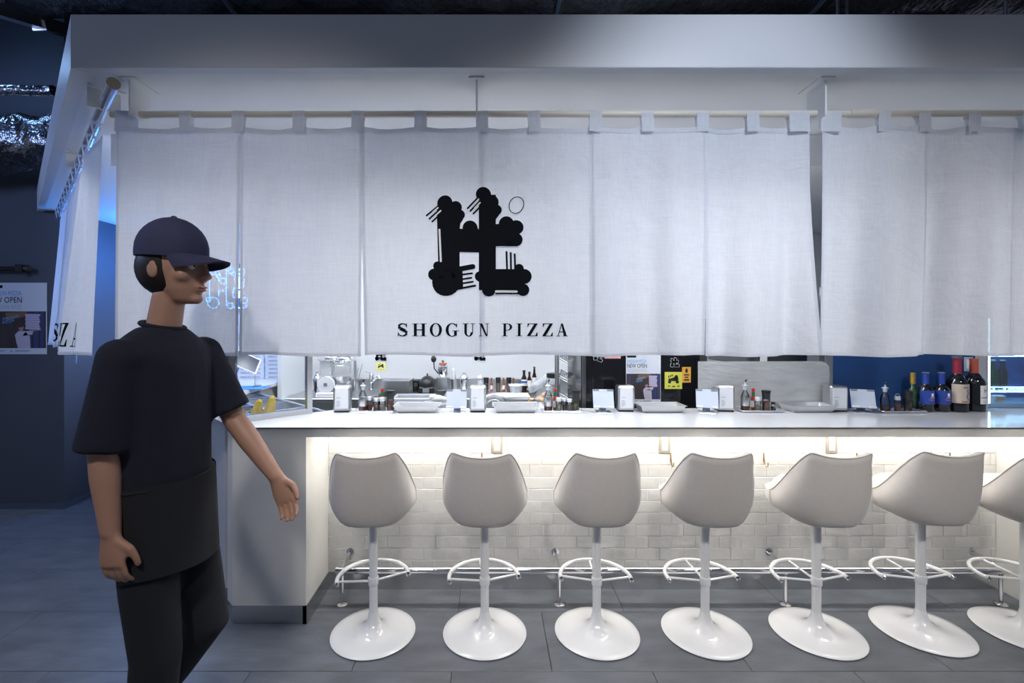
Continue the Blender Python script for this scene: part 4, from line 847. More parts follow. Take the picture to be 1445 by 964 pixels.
# oven
YO = 3.20; ox0, ox1 = X(820, YO), X(988, YO)
ov = T('oven', 'big glossy black oven standing behind the counter', 'oven', (0, 0, 0))
P('body', MB().box(ox0, ox1, YO, YO + .55, .851, 1.62, .006), M_oven, ov, smooth=0)
P('door_edge', MB().box(ox0 + .004, ox0 + .034, YO - .008, YO, .86, 1.6, .003), M_dsteel, ov, smooth=0)
P('door', MB().box(ox0 + .075, ox1 - .035, YO - .006, YO + .001, .88, 1.6, .004), M_oven, ov, smooth=0)
P('side_post', MB().box(ox1 + .002, ox1 + .055, YO + .02, YO + .5, .851, 1.60), mat('oven_side', (0.05, 0.05, 0.045), .5), ov, smooth=0)
P('bottom_trim', MB().box(ox0 + .03, ox1 - .005, YO - .009, YO, .925, .935), M_steel, ov, smooth=0)
def sticker(px0, px1, py0, py1, Y, col, name, label, polys=(), ink=(0.02, 0.02, 0.02)):
    w_, h_ = X(px1, Y) - X(px0, Y), Z(py0, Y) - Z(py1, Y)
    t = T('sticker', label, 'sticker', (X(px0, Y), Y, Z(py1, Y)))
    P('sheet', MB().box(0, w_, 0, .0012, 0, h_), paint(name, col), t, smooth=0)
    if polys: P('print', print_mesh([[(a * w_, b * h_) for a, b in p] for p in polys], lambda x, y: (x, -.0006, y)), paint('ink%.2f' % ink[0], ink), t, smooth=0)
    return t
scoot = [circ(.28, .42, .10, 12), circ(.72, .42, .10, 12), [(.22, .48), (.75, .45), (.78, .60), (.62, .72), (.35, .62), (.20, .60)], [(.55, .60), (.80, .55), (.74, .82), (.58, .80)], rect(.20, .66, .26, .78), rect(.30, .70, .36, .82), rect(.40, .74, .46, .86), rect(.18, .14, .30, .20), rect(.42, .12, .60, .18), rect(.74, .13, .84, .20)]
sticker(938, 962.5, 525, 549, YO - .0075, (0.72, 0.70, 0.10), 'sticker_yellow', 'yellow sticker with a scooter drawing on the black oven', scoot)
sticker(962.5, 975, 518, 540, YO - .0075, (0.80, 0.42, 0.07), 'sticker_orange', 'orange sticker with a flame on the black oven', [circ(.5, .76, .15, 12), [(.36, .78), (.64, .78), (.52, .96)], rect(.2, .46, .8, .54), rect(.3, .30, .7, .38), rect(.2, .12, .8, .22)])
sticker(531, 544, 511.5, 523, 4.996, (0.78, 0.76, 0.22), 'sticker_yellow2', 'yellow sticker with a scooter drawing on the pale kitchen wall', scoot)
def emblem_sticker(px, py, Y, size, label, rot=0, back=True):
    t = T('sticker', label, 'sticker', (X(px, Y), Y, Z(py, Y)), 0); t.rotation_euler = (0, R(rot), 0); k2 = size / 936
    f = lambda p: [[((a - 470) * k2, (480 - b) * k2) for a, b in q] for q in p]
    grow = [circ(sum(a for a, b in q) / len(q), sum(b for a, b in q) / len(q), 0.1) for q in LOGO_K[:1]]
    big = []
    for q in LOGO_K[:45]:
        cx, cy = sum(a for a, b in q) / len(q), sum(b for a, b in q) / len(q); big.append([(a + 26 * (1 if a > cx else -1), b + 26 * (1 if b > cy else -1)) for a, b in q])
    if back: P('sheet', print_mesh(f(big), lambda x, y: (x, -.0006, y)), M_wprint, t, smooth=0)
    P('print', print_mesh(f(LOGO_K), lambda x, y: (x, -.0012, y)), M_black, t, smooth=0)
emblem_sticker(952, 511.5, YO - .0065, .068, 'white edged emblem sticker at the upper right of the oven')
emblem_sticker(845, 503, YO - .0065, .070, 'white edged emblem sticker at the upper left of the oven', 18)
emblem_sticker(537, 500.5, 4.996, .145, 'emblem sticker on the kitchen wall above the yellow sticker')
emblem_sticker(677, 500.5, 4.996, .145, 'emblem sticker on the kitchen wall behind the middle of the emblem panel')
sticker(853, 876, 499, 506, YO - .0075, (0.75, 0.30, 0.32), 'sticker_pink', 'pink red sticker at the top of the oven beside the emblem sticker')
# splash panel
YS = 3.052; x0, x1 = X(985, YS), X(1170, YS); zt_ = Z(510, YS); rr = .055
poly = [(x0, .86), (x1, .86)] + [(x1 - rr + rr * math.cos(R(g)), zt_ - rr + rr * math.sin(R(g))) for g in range(0, 91, 15)] + [(x0, zt_)]
sp = P('splash_panel', MB().prism(poly, -.002, .002).xform(Matrix.Translation((0, YS, 0)) @ UP), mat('dappled_steel', (0.68, 0.68, 0.67), 0.34, 0.45, noise_amt=.22, noise_scale=9, stretch=(1, 1, 4), bump=.25, bump_scale=16), smooth=0); tag(sp, 'dappled steel splash panel with a rounded corner at the back of the counter', 'panel')
t = T('equipment_hood', 'dark kitchen hood seen above the steel splash panel', 'hood', (0, 0, 0)); P('hood_body', MB().box(1.78, 2.2, 3.3, 3.9, 1.28, 1.75, .01), M_dsteel, t, smooth=0); P('hood_lip', MB().box(1.49, 1.78, 3.45, 3.9, 1.335, 1.37, .004), paint('hood_blue', (0.25, 0.42, 0.70)), t, smooth=0); P('hood_strut', MB().box(1.86, 1.90, 3.27, 3.29, 1.22, 1.7), M_white, t, smooth=0)
# faucet and bench items
t = place('faucet', 'chrome mixer faucet behind the sink', 'faucet', 524, 4.84, BZ)
P('body', MB().lathe([(.03, 0), (.03, .01), (.022, .012), (.022, .15), (.024, .155), (.018, .175), (0, .178)], 16), M_chrome, t); P('spout', MB().tube([(.0, -.01, .08), (.06, -.06, .13), (.10, -.10, .15), (.105, -.105, .13)], .012, 10), M_chrome, t); P('lever', MB().tube([(0, 0, .172), (-.06, 0, .19)], .005, 8), M_chrome, t)
def gn(px0, px1, py0, py1, Y, lab, m, name='steel_container'):
    a, b, z0, z1 = X(px0, Y), X(px1, Y), Z(py1, Y), Z(py0, Y); t = T(name, lab, 'container', ((a + b) / 2, Y, z0)); w_ = (b - a) / 2; h_ = z1 - z0
    mb = MB(); k = .9
    V = [(-w_ * k, -.1, 0), (w_ * k, -.1, 0), (w_ * k, .1, 0), (-w_ * k, .1, 0), (-w_ * .96, -.115, h_), (w_ * .96, -.115, h_), (w_ * .96, .115, h_), (-w_ * .96, .115, h_), (-w_ * .92, -.108, h_ - .003), (w_ * .92, -.108, h_ - .003), (w_ * .92, .108, h_ - .003), (-w_ * .92, .108, h_ - .003), (-w_ * .85, -.09, .006), (w_ * .85, -.09, .006), (w_ * .85, .09, .006), (-w_ * .85, .09, .006)]
    q4 = lambda p, q: [(p + i, p + (i + 1) % 4, q + (i + 1) % 4, q + i) for i in range(4)]
    mb.add(V, [(3, 2, 1, 0)] + q4(0, 4) + q4(4, 8) + q4(8, 12) + [(12, 13, 14, 15)]); P('bin', mb, m, t, smooth=0)
    P('rim', MB().tube([(-w_, -.12, h_), (w_, -.12, h_), (w_, .12, h_), (-w_, .12, h_)], .006, 8, True), M_steel, t)
gn(541, 581, 536, 551.8, YB, 'deep steel container on the sink bench by the faucet', M_steel)
gn(556, 612, 560, 592, 3.60, 'clear plastic container of flour behind the first steel pan', M_frost, 'plastic_container')
def shaker(px, Y, w_, h_, lab, z=BZ):
    t = place('cocktail_shaker', lab, 'shaker', px, Y, z, 'steel shakers'); r = w_ / 2
    P('cup', MB().lathe([(r * .72, 0), (r * .76, .004), (r, h_ * .62), (r, h_ * .64)], 20), M_chrome, t); P('shoulder', MB().lathe([(r * 1.01, h_ * .62), (r * 1.01, h_ * .66), (r * .8, h_ * .80), (r * .42, h_ * .9), (r * .42, h_ * .93)], 20), M_chrome, t); P('cap', MB().lathe([(r * .3, h_ * .9), (r * .33, h_ * .97), (r * .15, h_), (0, h_)], 14), M_chrome, t)
shaker(447, 4.4, .088, .235, 'steel cocktail shaker at the left end of the sink bench'); shaker(655, 4.75, .088, .19, 'steel cocktail shaker left of the row of grinders'); shaker(459, 4.6, .09, .15, 'short steel shaker behind the white slicer')
t = place('slicer', 'white round slicer on the left of the sink bench', 'slicer', 468, 4.42, BZ)
P('base', MB().box(-.10, .12, -.12, .12, 0, .05, .01), M_white, t); P('blade_guard', MB().tube([(-.02, -.11, .12), (-.02, -.07, .12)], .075, 28), M_white, t); P('emblem', MB().box(-.035, -.005, -.1125, -.110, .105, .135), paint('slicer_logo', (0.15, 0.17, 0.2)), t, smooth=0); P('carriage', MB().box(-.02, .16, -.06, .06, .05, .13, .012), M_chrome, t)
P('hopper', MB().lathe([(.06, .12), (.10, .18), (.11, .19)], 16, (.07, .02, 0)), M_steel, t)
t = place('mixer', 'tall steel stand mixer with clear guard left of the sink', 'mixer', 466, 4.8, BZ)
P('column', MB().box(-.09, .02, -.05, .08, 0, .30, .01), M_frost, t); P('head', MB().ell((.0, -.02, .33), (.12, .09, .05), 16, 10).ell((.14, -.02, .32), (.10, .07, .045), 14, 8), M_chrome, t); P('bowl_guard', MB().tube([(.12 + .09 * math.cos(R(g)), -.02 + .09 * math.sin(R(g)), .26) for g in range(0, 360, 20)], .003, 5, True).tube([(.12 + .09 * math.cos(R(g)), -.02 + .09 * math.sin(R(g)), .14) for g in range(0, 360, 20)], .003, 5, True).tube([(.03, -.02, .14), (.03, -.02, .29)], .003, 5).tube([(.21, -.02, .14), (.21, -.02, .29)], .003, 5), M_steel, t); P('bowl', MB().lathe([(.04, .0), (.09, .06), (.1, .13), (.095, .13), (.085, .065), (0, .01)], 18, (.12, -.02, 0)), M_chrome, t)
t = place('utensil_holder', 'steel holder of tongs and spatulas left of the faucet', 'holder', 503, 4.86, BZ); P('cup', MB().lathe([(.035, 0), (.038, .1), (.035, .1), (.03, .006), (0, .006)], 16), M_steel, t); P('spatula', MB().box(-.015, .012, -.002, .002, .05, .30), M_steel, t, smooth=0, rot=(0, R(-3), 0)); P('tongs', MB().tube([(.0, 0, .03), (.025, 0, .14), (.06, 0, .26)], .004, 6).tube([(.0, .01, .03), (-.01, 0, .12), (.02, 0, .22)], .004, 6), M_steel, t)
t = place('glass_mug', 'small glass of brown spice beside the steel container', 'glass', 587, 4.7, BZ, None); P('glass', MB().lathe([(.03, 0), (.032, .1), (.030, .1), (.027, .005), (0, .005)], 16), M_jar, t); P('spice', MB().lathe([(0, .006), (.026, .006), (.027, .055), (0, .055)], 14), paint('brown_spice', (0.22, 0.13, 0.06), .9), t); P('lid', MB().lathe([(.033, .098), (.033, .115), (0, .118)], 16), M_bplas, t)
t = place('sandwich_press', 'black rounded press beside the steel grinder', 'press', 603, 4.62, BZ); P('base', MB().box(-.075, .075, -.1, .1, 0, .07, .012), M_bplas, t); P('dome', MB().ell((0, 0, .085), (.078, .1, .085), 20, 12), M_bplas, t); P('knob', MB().lathe([(.008, .165), (.008, .19), (0, .194)], 10), M_bplas, t); P('plate', MB().box(-.03, .03, -.106, -.1, .02, .06), M_steel, t, smooth=0)
t = place('coffee_grinder', 'tall steel grinder with a red ring on the sink bench', 'grinder', 625, 4.85, BZ); P('body', MB().box(-.058, .058, -.06, .06, 0, .14, .008), M_steel, t); P('hopper', MB().lathe([(.03, .13), (.045, .16), (.052, .18), (.052, .24), (.04, .25), (.04, .26)], 22), M_chrome, t); P('red_ring', MB().lathe([(.042, .26), (.042, .272), (.03, .275), (0, .275)], 22), paint('ring_red', (0.55, 0.12, 0.06)), t); P('lever', MB().tube([(-.05, 0, .17), (-.085, -.02, .22), (-.09, -.03, .30)], .006, 8).ell((-.09, -.03, .315), (.028, .028, .035), 12, 8), M_bplas, t); P('top_knob', MB().lathe([(.008, .275), (.012, .30), (0, .305)], 10), M_brass, t)
t = place('utensil_cup', 'steel cup of spoons left of the taller shaker', 'cup', 641, 4.75, BZ); P('cup', MB().lathe([(.028, 0), (.034, .12), (.031, .12), (.025, .006), (0, .006)], 16), M_steel, t); P('spoon', MB().tube([(0, 0, .02), (-.01, 0, .20)], .004, 6).ell((-.01, 0, .215), (.012, .006, .02), 10, 6), M_white, t); P('spoon', MB().tube([(.01, .01, .02), (.012, 0, .17)], .004, 6), M_steel, t)
t = place('spray_bottle', 'white spray bottle behind the second dispenser', 'bottle', 678, 4.78, BZ); P('bottle', MB().lathe([(.034, 0), (.036, .07), (.03, .095), (.012, .11), (.012, .125)], 16), M_frost, t); P('nozzle', MB().box(-.03, .012, -.01, .01, .125, .15, .004).box(-.006, .006, -.006, .006, .15, .165), M_white, t)
for i, px in enumerate((686, 703, 718)): grinder(px, 4.78, BZ, 'black topped grinder %s in the row on the far bench' % ('first', 'second', 'third')[i], ((.12, .1, .1), (.35, .33, .22), (.42, .2, .14))[i], .135)
for i, px in enumerate((693.5, 710.5, 724.5)): hot_sauce(px, 4.78, BZ, 'red capped hot sauce %s in the row on the far bench' % ('first', 'second', 'third')[i], .135)
t = place('slicer', 'curved steel blade cover of a slicer on the near work table', 'slicer', 697, 3.42, .8505); P('base', MB().box(-.09, .09, -.08, .08, 0, .06, .01), M_steel, t); P('blade_cover', MB().tube([(.075 * math.cos(R(g)), -.03, .125 + .075 * math.sin(R(g))) for g in range(0, 360, 12)], .025, 10, True), M_steel, t); P('blade', MB().tube([(0, -.03, .125), (0, -.026, .125)], .07, 28), M_chrome, t)
t = place('cooking_pot', 'white round pot on the near work table', 'pot', 614, 3.24, .8505); P('pot_body', MB().lathe([(.07, 0), (.075, .01), (.078, .17), (.094, .176), (.094, .182), (.072, .178), (.07, .02), (0, .015)], 28), M_white, t); P('lid', MB().lathe([(.085, .180), (.085, .185), (.03, .192), (0, .193)], 24), M_steel, t)
t = P('towel', MB().ell((0, 0, .018), (.052, .035, .020), 18, 10).ell((.03, .01, .012), (.045, .03, .016), 16, 8).ell((-.02, -.01, .028), (.03, .025, .016), 14, 8), mat('towel_white', (0.80, 0.78, 0.74), .9, bump=.3, bump_scale=30)); t.location = (X(616, 3.24), 3.24, 1.0445); tag(t, 'crumpled white towel lying on the pot lid', 'towel')
t = place('plastic_tub', 'lidded cloudy plastic tub on the far bench', 'tub', 728, 4.55, BZ); P('tub_body', MB().lathe([(.052, 0), (.062, .085), (.058, .085), (.048, .005), (0, .005)], 20), M_frost, t); P('lid', MB().lathe([(.070, .083), (.070, .093), (.0, .097)], 20), M_white, t)
for px, h_, r, lab, lb in ((739.5, .215, .028, 'dark bottle with a blue and white label on the far bench', True), (747, .20, .022, 'slim dark bottle beside the blue labelled bottle', False), (754, .25, .022, 'tall bottle with brass cap behind the plastic bag', False)):
    t = place('sauce_bottle', lab, 'bottle', px, 4.7, BZ, 'sauce bottles on the far bench'); P('glass', MB().lathe([(r, 0), (r, h_ * .6), (r * .5, h_ * .78), (r * .45, h_ * .93)], 16), paint('soy_glass', (0.03, 0.012, 0.008), .1), t); P('cap', MB().lathe([(r * .5, h_ * .9), (r * .55, h_), (0, h_)], 12), M_brass if px > 750 else M_bplas, t)
    P('label', MB().lathe([(r * 1.02, h_ * .3), (r * 1.02, h_ * .58)], 16), paint('label_white', (0.7, 0.7, 0.7)), t)
    if lb: P('label_band', MB().lathe([(r * 1.05, h_ * .42), (r * 1.05, h_ * .52)], 16), paint('lbl_band', (0.03, 0.10, 0.45)), t)
def blob(name, lab, cat, c, r, m, amp=.25, sc=14):
    mb = MB().ell((0, 0, 0), r, 28, 18); mb.v = [tuple(Vector(v) * (1 + amp * noise.noise(Vector(v) * sc))) for v in mb.v]; o = P(name, mb, m); o.location = c; return tag(o, lab, cat)
o = blob('plastic_bag', 'twisted clear plastic bag leaning over the bread bowl', 'bag', (X(760, 4.42), 4.42, BZ + .115), (.12, .045, .04), M_frost, .5, 22); o.rotation_euler = (0, R(-38), 0)
t = place('steel_bowl', 'steel bowl of torn bread pieces behind the second sauce tray', 'bowl', 769, 3.75, .8505); P('bowl', MB().lathe([(.05, 0), (.09, .04), (.105, .12), (.10, .12), (.085, .045), (0, .01)], 24), M_steel, t)
for k in range(9):
    a = k * 2.4; o = blob('bread_piece', ('topmost torn bread piece on the heap in the steel bowl' if k == 0 else 'torn pale bread piece in the ring around the heap in the steel bowl'), 'bread', (X(769, 3.75) + .05 * math.cos(a) * (k > 0), 3.75 + .05 * math.sin(a) * (k > 0), .8505 + (.125 if k > 0 else .16)), (.03, .026, .022), mat('bread', (0.62, 0.45, 0.30), .9, noise_amt=.3, noise_scale=40), .3, 30); o['group'] = 'bread pieces in the bowl'
t = place('squeeze_bottle', 'squeeze bottle with a yellow nozzle behind the second steel pan', 'bottle', 746.5, 3.3, .8505); P('bottle', MB().lathe([(.027, 0), (.029, .01), (.029, .15), (.024, .16)], 16), M_frost, t); P('nozzle', MB().lathe([(.022, .158), (.022, .176), (.008, .18), (.003, .208), (0, .209)], 16), paint('nozzle_yellow', (0.75, 0.42, 0.03), .4), t)
t = P('cutting_board', MB().box(-.16, .16, -.12, .12, 0, .02, .004), M_white, smooth=0); t.location = (X(722, 4.4), 4.4, BZ); tag(t, 'white cutting board on the far bench', 'board')
t = place('canister', 'tall clear canister of dry goods beside the wire rack', 'canister', 781, 4.05, .62); P('canister_body', MB().lathe([(.055, 0), (.057, .5), (.05, .5), (.05, .01), (0, .01)], 22), M_frost, t); P('label', MB().box(-.045, .045, -.06, -.057, .44, .49), M_wprint, t, smooth=0); P('grain', MB().lathe([(0, .012), (.048, .012), (.048, .36), (0, .36)], 16), paint('grain', (0.55, 0.42, 0.26), .9), t); P('lid', MB().lathe([(.06, .495), (.06, .53), (0, .535)], 20), M_bplas, t)
t = T('stool_crate', 'dark crate under the clear canister', 'crate', (X(781, 4.05), 4.05, 0)); P('crate_body', MB().box(-.12, .12, -.12, .12, 0, .60, .006), M_dsteel, t); P('crate_lid', MB().box(-.125, .125, -.125, .125, .60, .619, .003), M_bplas, t)
t = T('tray_rack', 'steel rack of slanted perforated trays left of the black oven', 'rack', (0, 0, 0)); YR = 3.80; ra, rb = X(787, YR), X(816, YR)
for x in (ra, rb): P('post', MB().box(x - .009, x + .009, YR - .01, YR + .01, .0, 1.7), M_steel, t, smooth=0); P('post', MB().box(x - .009, x + .009, YR + .09, YR + .11, .0, 1.7), M_steel, t, smooth=0)
for z in (.98, 1.12, 1.26, 1.40):
    tr = MB()
    for k in range(10): tr.box(-.075 + .0165 * k, -.066 + .0165 * k, -.002, .10, -.003, .003)
    for k in range(3): tr.box(-.078, .085, .036 * k, .036 * k + .014, -.0035, .0035)
    P('tray', tr, M_steel, t, smooth=0, loc=((ra + rb) / 2, YR, z), rot=(R(28), R(30), 0)); P('side_rail', MB().tube([(ra, YR, z + .03), (rb, YR, z - .06)], .006, 6), M_steel, t)
t = P('partition', MB().box(-1.90, -1.86, 4.3, 4.99, 0, 1.9, .003), M_white, smooth=0); tag(t, 'white partition between pizza boxes and sink bench', 'partition')

# ================================================================== CEILING SERVICES
def duct(pts, r, m, lab, name, amp=.1, sc=5, seg=40, group=None):
    P0, P1 = Vector(pts[0]), Vector(pts[1]); n = int((P1 - P0).length / .05); L = [P0.lerp(P1, i / n) for i in range(n + 1)]
    mb = MB().tube(L, r, seg); c = []
    for i, v in enumerate(mb.v):
        b_ = L[i // seg]; d_ = Vector(v) - b_; k = 1 + amp * noise.noise(Vector(v) * sc) + amp * .5 * noise.noise(Vector(v) * sc * 3.1); c.append(tuple(b_ + d_ * k))
    mb.v = c; o = P(name, mb, m, smooth=50); return tag(o, lab, 'duct', group)
d = duct([(-5.6, 2.8, 3.76), (4.6, 2.8, 3.76)], .34, M_dfoil, 'big duct in black crinkled wrap running above the fascia', 'wrapped_duct', .10, 4); 
for x in (-3.5, -1.5, .4, 1.9, 3.4): P('strap', MB().tube([(x, 2.8 + .37 * math.cos(R(g)), 3.76 + .37 * math.sin(R(g))) for g in range(0, 360, 15)], .012, 6, True), M_dmetal, d)
d = duct([(-5.6, 3.55, 2.93), (-3.05, 3.72, 2.97)], .20, M_foil, 'crumpled silver foil flexible duct at the far left', 'foil_duct', .22, 7, 48)
d = duct([(-5.6, 3.3, 3.20), (-3.0, 3.3, 3.17)], .035, M_foil, 'thin foil wrapped pipe above the crumpled duct', 'foil_pipe', .12, 12, 14)
def strut(a, b, w_, lab, m=M_dmetal):
    A_, B_ = Vector(a), Vector(b); L_ = (B_ - A_).length; o = T('ceiling_strut', lab, 'strut', a, group='struts in the dark ceiling'); o.rotation_euler = (B_ - A_).to_track_quat('X', 'Z').to_euler()
    P('channel', MB().box(0, L_, -w_, w_, -w_, -w_ + .006).box(0, L_, -w_, -w_ + .006, -w_, w_).box(0, L_, w_ - .006, w_, -w_, w_), m, o, smooth=0)
    P('clip', MB().box(L_ * .45, L_ * .45 + .04, -w_ * 1.3, w_ * 1.3, -w_ * 1.3, w_ * .8), M_steel, o, smooth=0)
def wp(px, py, Y): return (X(px, Y), Y, Z(py, Y))
strut(wp(-40, 2, 2.6), wp(140, 58, 3.4), .035, 'bright steel channel at the top left above the struts', M_steel)
strut(wp(-30, 30, 4.2), wp(150, 150, 5.2), .022, 'uppermost dark diagonal strut at the left')
strut(wp(-30, 45, 4.3), wp(150, 160, 5.3), .012, 'thin dark diagonal strut below the uppermost one')
strut(wp(-30, 66, 4.4), wp(150, 185, 5.4), .022, 'middle dark diagonal strut at the left')
strut(wp(-30, 84, 4.5), wp(150, 200, 5.5), .030, 'lowest thick dark diagonal strut at the left')
for px, lab in ((1182, 'left of the pair of hanger rods above the bright fascia'), (1195, 'right of the pair of hanger rods above the bright fascia'), (1419, 'hanger rod above the right end of the fascia')):
    o = P('hanger_rod', MB().tube([(X(px, 2.2), 2.2, ZF - .04), (X(px, 2.2), 2.2, 4.3)], .007, 8), M_steel); tag(o, lab, 'rod', 'threaded hanger rods'); P('nut', MB().lathe([(.012, 0), (.012, .012)], 6, (X(px, 2.2), 2.2, ZF)), M_steel, o)

# ================================================================== PERSON
def remeshed(name, mb, m, voxel, parent, smooth_it=3):
    me = bpy.data.meshes.new(name); me.from_pydata(mb.v, [], mb.f); o = bpy.data.objects.new(name, me); COL.objects.link(o)
    md = o.modifiers.new('r', 'REMESH'); md.mode = 'VOXEL'; md.voxel_size = voxel
    if smooth_it: s = o.modifiers.new('s', 'SMOOTH'); s.factor = .5; s.iterations = smooth_it
    bpy.context.view_layer.update()
    ne = bpy.data.meshes.new_from_object(o.evaluated_get(bpy.context.evaluated_depsgraph_get())); ne.name = name
    bpy.data.objects.remove(o); ne.materials.clear(); ne.materials.append(m); ne.shade_smooth()
    return P(name, ne, None, parent)
def loft(mb, rings, seg=20):                 # rings: (center, rx, ry, tilt axis vectors u, v)
    vs = []; n = len(rings)
    for c, a, b, u, v in rings:
        for k in range(seg): g = 2 * PI * k / seg; vs.append(Vector(c) + Vector(u) * a * math.cos(g) + Vector(v) * b * math.sin(g))
    fs = [(i * seg + k, i * seg + (k + 1) % seg, (i + 1) * seg + (k + 1) % seg, (i + 1) * seg + k) for i in range(n - 1) for k in range(seg)]
    fs += [tuple(range(seg))[::-1], tuple((n - 1) * seg + k for k in range(seg))]; return mb.add(vs, fs)
ux, uy = (1, 0, 0), (0, 1, 0)
ps = T('person', 'walking person in navy cap, oversized navy t-shirt and dark apron passing the counter', 'person', (-1.085, 1.60, 0), R(-6))
M_skin = mat('skin', (0.40, 0.22, 0.155), 0.5, noise_amt=.06, noise_scale=12); M_navy = mat('navy_cloth', (0.006, 0.008, 0.020), 0.9, noise_amt=.2, noise_scale=20, bump=.12, bump_scale=14)
M_trou = mat('black_trousers', (0.008, 0.009, 0.014), 0.9, bump=.1, bump_scale=16); M_cap = mat('cap_cloth', (0.030, 0.034, 0.085), 0.85, noise_amt=.15, noise_scale=60); M_hair = mat('hair_dark', (0.015, 0.010, 0.008), 0.5, noise_amt=.4, noise_scale=60, stretch=(1, 1, .1))
# joints (x forward, +y far side, -y near the camera)
sh_n, el_n, wr_n = Vector((-.010, -.160, 1.452)), Vector((-.035, -.190, 1.190)), Vector((.0, -.200, .940))
sh_f, el_f, wr_f = Vector((.02, .165, 1.452)), Vector((.110, .205, 1.205)), Vector((.285, .195, .99))
body = MB()
loft(body, [((0, 0, .90), .09, .14, ux, uy), ((0, 0, .98), .10, .15, ux, uy), ((0, 0, 1.10), .09, .13, ux, uy), ((0, 0, 1.28), .10, .15, ux, uy), ((0, 0, 1.42), .092, .158, ux, uy), ((-.008, 0, 1.50), .065, .11, ux, uy), ((-.002, 0, 1.54), .050, .056, ux, uy), ((.02, 0, 1.66), .048, .048, ux, uy)])
body.tube([sh_n, sh_n.lerp(el_n, .5), el_n, el_n.lerp(wr_n, .35), wr_n], [.044, .046, .040, .040, .026], 14); body.tube([sh_f, sh_f.lerp(el_f, .5), el_f, el_f.lerp(wr_f, .35), wr_f], [.044, .046, .040, .040, .026], 14)
body.ell(tuple(sh_n), (.044, .044, .044)); body.ell(tuple(sh_f), (.044, .044, .044))
hips = [(.0, -.085, .93), (.0, .085, .93)]; kn = [(.045, -.085, .51), (.09, .085, .52)]; an = [(.0, -.085, .09), (-.16, .085, .20)]
for hp, kk, aa in zip(hips, kn, an):
    hp, kk, aa = Vector(hp), Vector(kk), Vector(aa); body.tube([hp, hp.lerp(kk, .5), kk, kk.lerp(aa, .35), aa, aa - Vector((0, 0, .05))], [.085, .075, .055, .056, .036, .034], 14)
# head (centre of skull), facing +x
hc = Vector((.035, 0, 1.745))
body.ell(tuple(hc + Vector((-.008, 0, .012))), (.098, .076, .105), 24, 16)
loft(body, [(hc + Vector((.018, 0, .02)), .085, .068, ux, uy), (hc + Vector((.022, 0, -.03)), .080, .064, ux, uy), (hc + Vector((.028, 0, -.075)), .068, .054, ux, uy), (hc + Vector((.038, 0, -.108)), .048, .038, ux, uy), (hc + Vector((.045, 0, -.122)), .028, .024, ux, uy)])
body.tube([hc + Vector((.098, 0, .012)), hc + Vector((.112, 0, -.014)), hc + Vector((.122, 0, -.034)), hc + Vector((.104, 0, -.042))], [.009, .011, .015, .012], 10)
for s in (-1, 1): body.ell(tuple(hc + Vector((.112, s * .010, -.036))), (.010, .009, .008), 10, 8); body.ell(tuple(hc + Vector((-.010, s * .077, -.012))), (.022, .009, .033), 12, 8); body.ell(tuple(hc + Vector((.062, s * .040, -.030))), (.028, .026, .026), 12, 8)
body.ell(tuple(hc + Vector((.090, 0, .022))), (.016, .056, .012), 14, 8); body.ell(tuple(hc + Vector((.096, 0, -.066))), (.012, .024, .007), 12, 8); body.ell(tuple(hc + Vector((.092, 0, -.077))), (.013, .021, .008), 12, 8); body.ell(tuple(hc + Vector((.078, 0, -.106))), (.022, .024, .018), 12, 8)
def hand(wr, d, side, curl):
    d = d.normalized(); n = Vector((0, side, 0)); n = (n - d * n.dot(d)).normalized(); w_ = d.cross(n)          # n: back of hand (away from the body), w_: across the knuckles
    if w_.x < 0: w_ = -w_
    pc = wr + d * .05; loft(body, [(wr - d * .012, .024, .026, n, w_), (wr + d * .02, .019, .034, n, w_), (wr + d * .06, .017, .042, n, w_), (wr + d * .092, .014, .041, n, w_)], 14)
    for k, (o_, ln) in enumerate(((.031, .072), (.0105, .082), (-.0105, .076), (-.031, .060))):
        p = wr + d * .088 + w_ * o_; dd = d.copy(); pts = [p - d * .015, p]; rs = [.0098, .0098]
        for j, f in enumerate((.45, .32, .26)):
            dd = (dd - n * (curl * (.35 + .25 * j))).normalized(); p = p + dd * ln * f; pts.append(p); rs.append(.0092 - .0009 * (j + 1))
        body.tube(pts, rs, 10)
    p = wr + d * .025 + w_ * .028; dd = (d * .75 + w_ * .75 - n * .25).normalized(); q1 = p + dd * .035; q2 = q1 + (d * .95 + w_ * .2 - n * .3).normalized() * .032; q3 = q2 + (d - n * .35).normalized() * .026
    body.tube([p - dd * .01, q1, q2, q3], [.014, .0125, .0105, .009], 10)
hand(wr_n, Vector((.10, -.02, -1)), -1, .7); hand(wr_f, Vector((.45, -.05, -.9)), 1, .55)
bd = remeshed('body', body, M_skin, .0055, ps, 4)
tee = MB()
loft(tee, [((.0, 0, 1.02), .116, .178, ux, uy), ((0, 0, 1.10), .114, .176, ux, uy), ((0, 0, 1.30), .112, .175, ux, uy), ((0, 0, 1.43), .108, .178, ux, uy), ((-.004, 0, 1.47), .098, .185, ux, uy), ((-.008, 0, 1.505), .084, .150, ux, uy), ((-.008, 0, 1.53), .072, .108, ux, uy), ((-.006, 0, 1.548), .062, .075, ux, uy)])
for sA, eA, k in ((sh_n, el_n, 1.04), (sh_f, el_f, .88)):
    tee.ell(tuple(sA), (.064, .058, .060), 20, 12); tee.tube([sA, sA.lerp(eA, .35), sA.lerp(eA, .75), sA.lerp(eA, k)], [.060, .063, .068, .074], 20)
remeshed('tshirt', tee, M_navy, .010, ps, 9)
P('collar', MB().tube([(-.004 + .058 * math.cos(R(g)), .066 * math.sin(R(g)), 1.551 - .012 * math.cos(R(g))) for g in range(0, 360, 15)], .008, 8, True), M_navy, ps)
tr = MB()
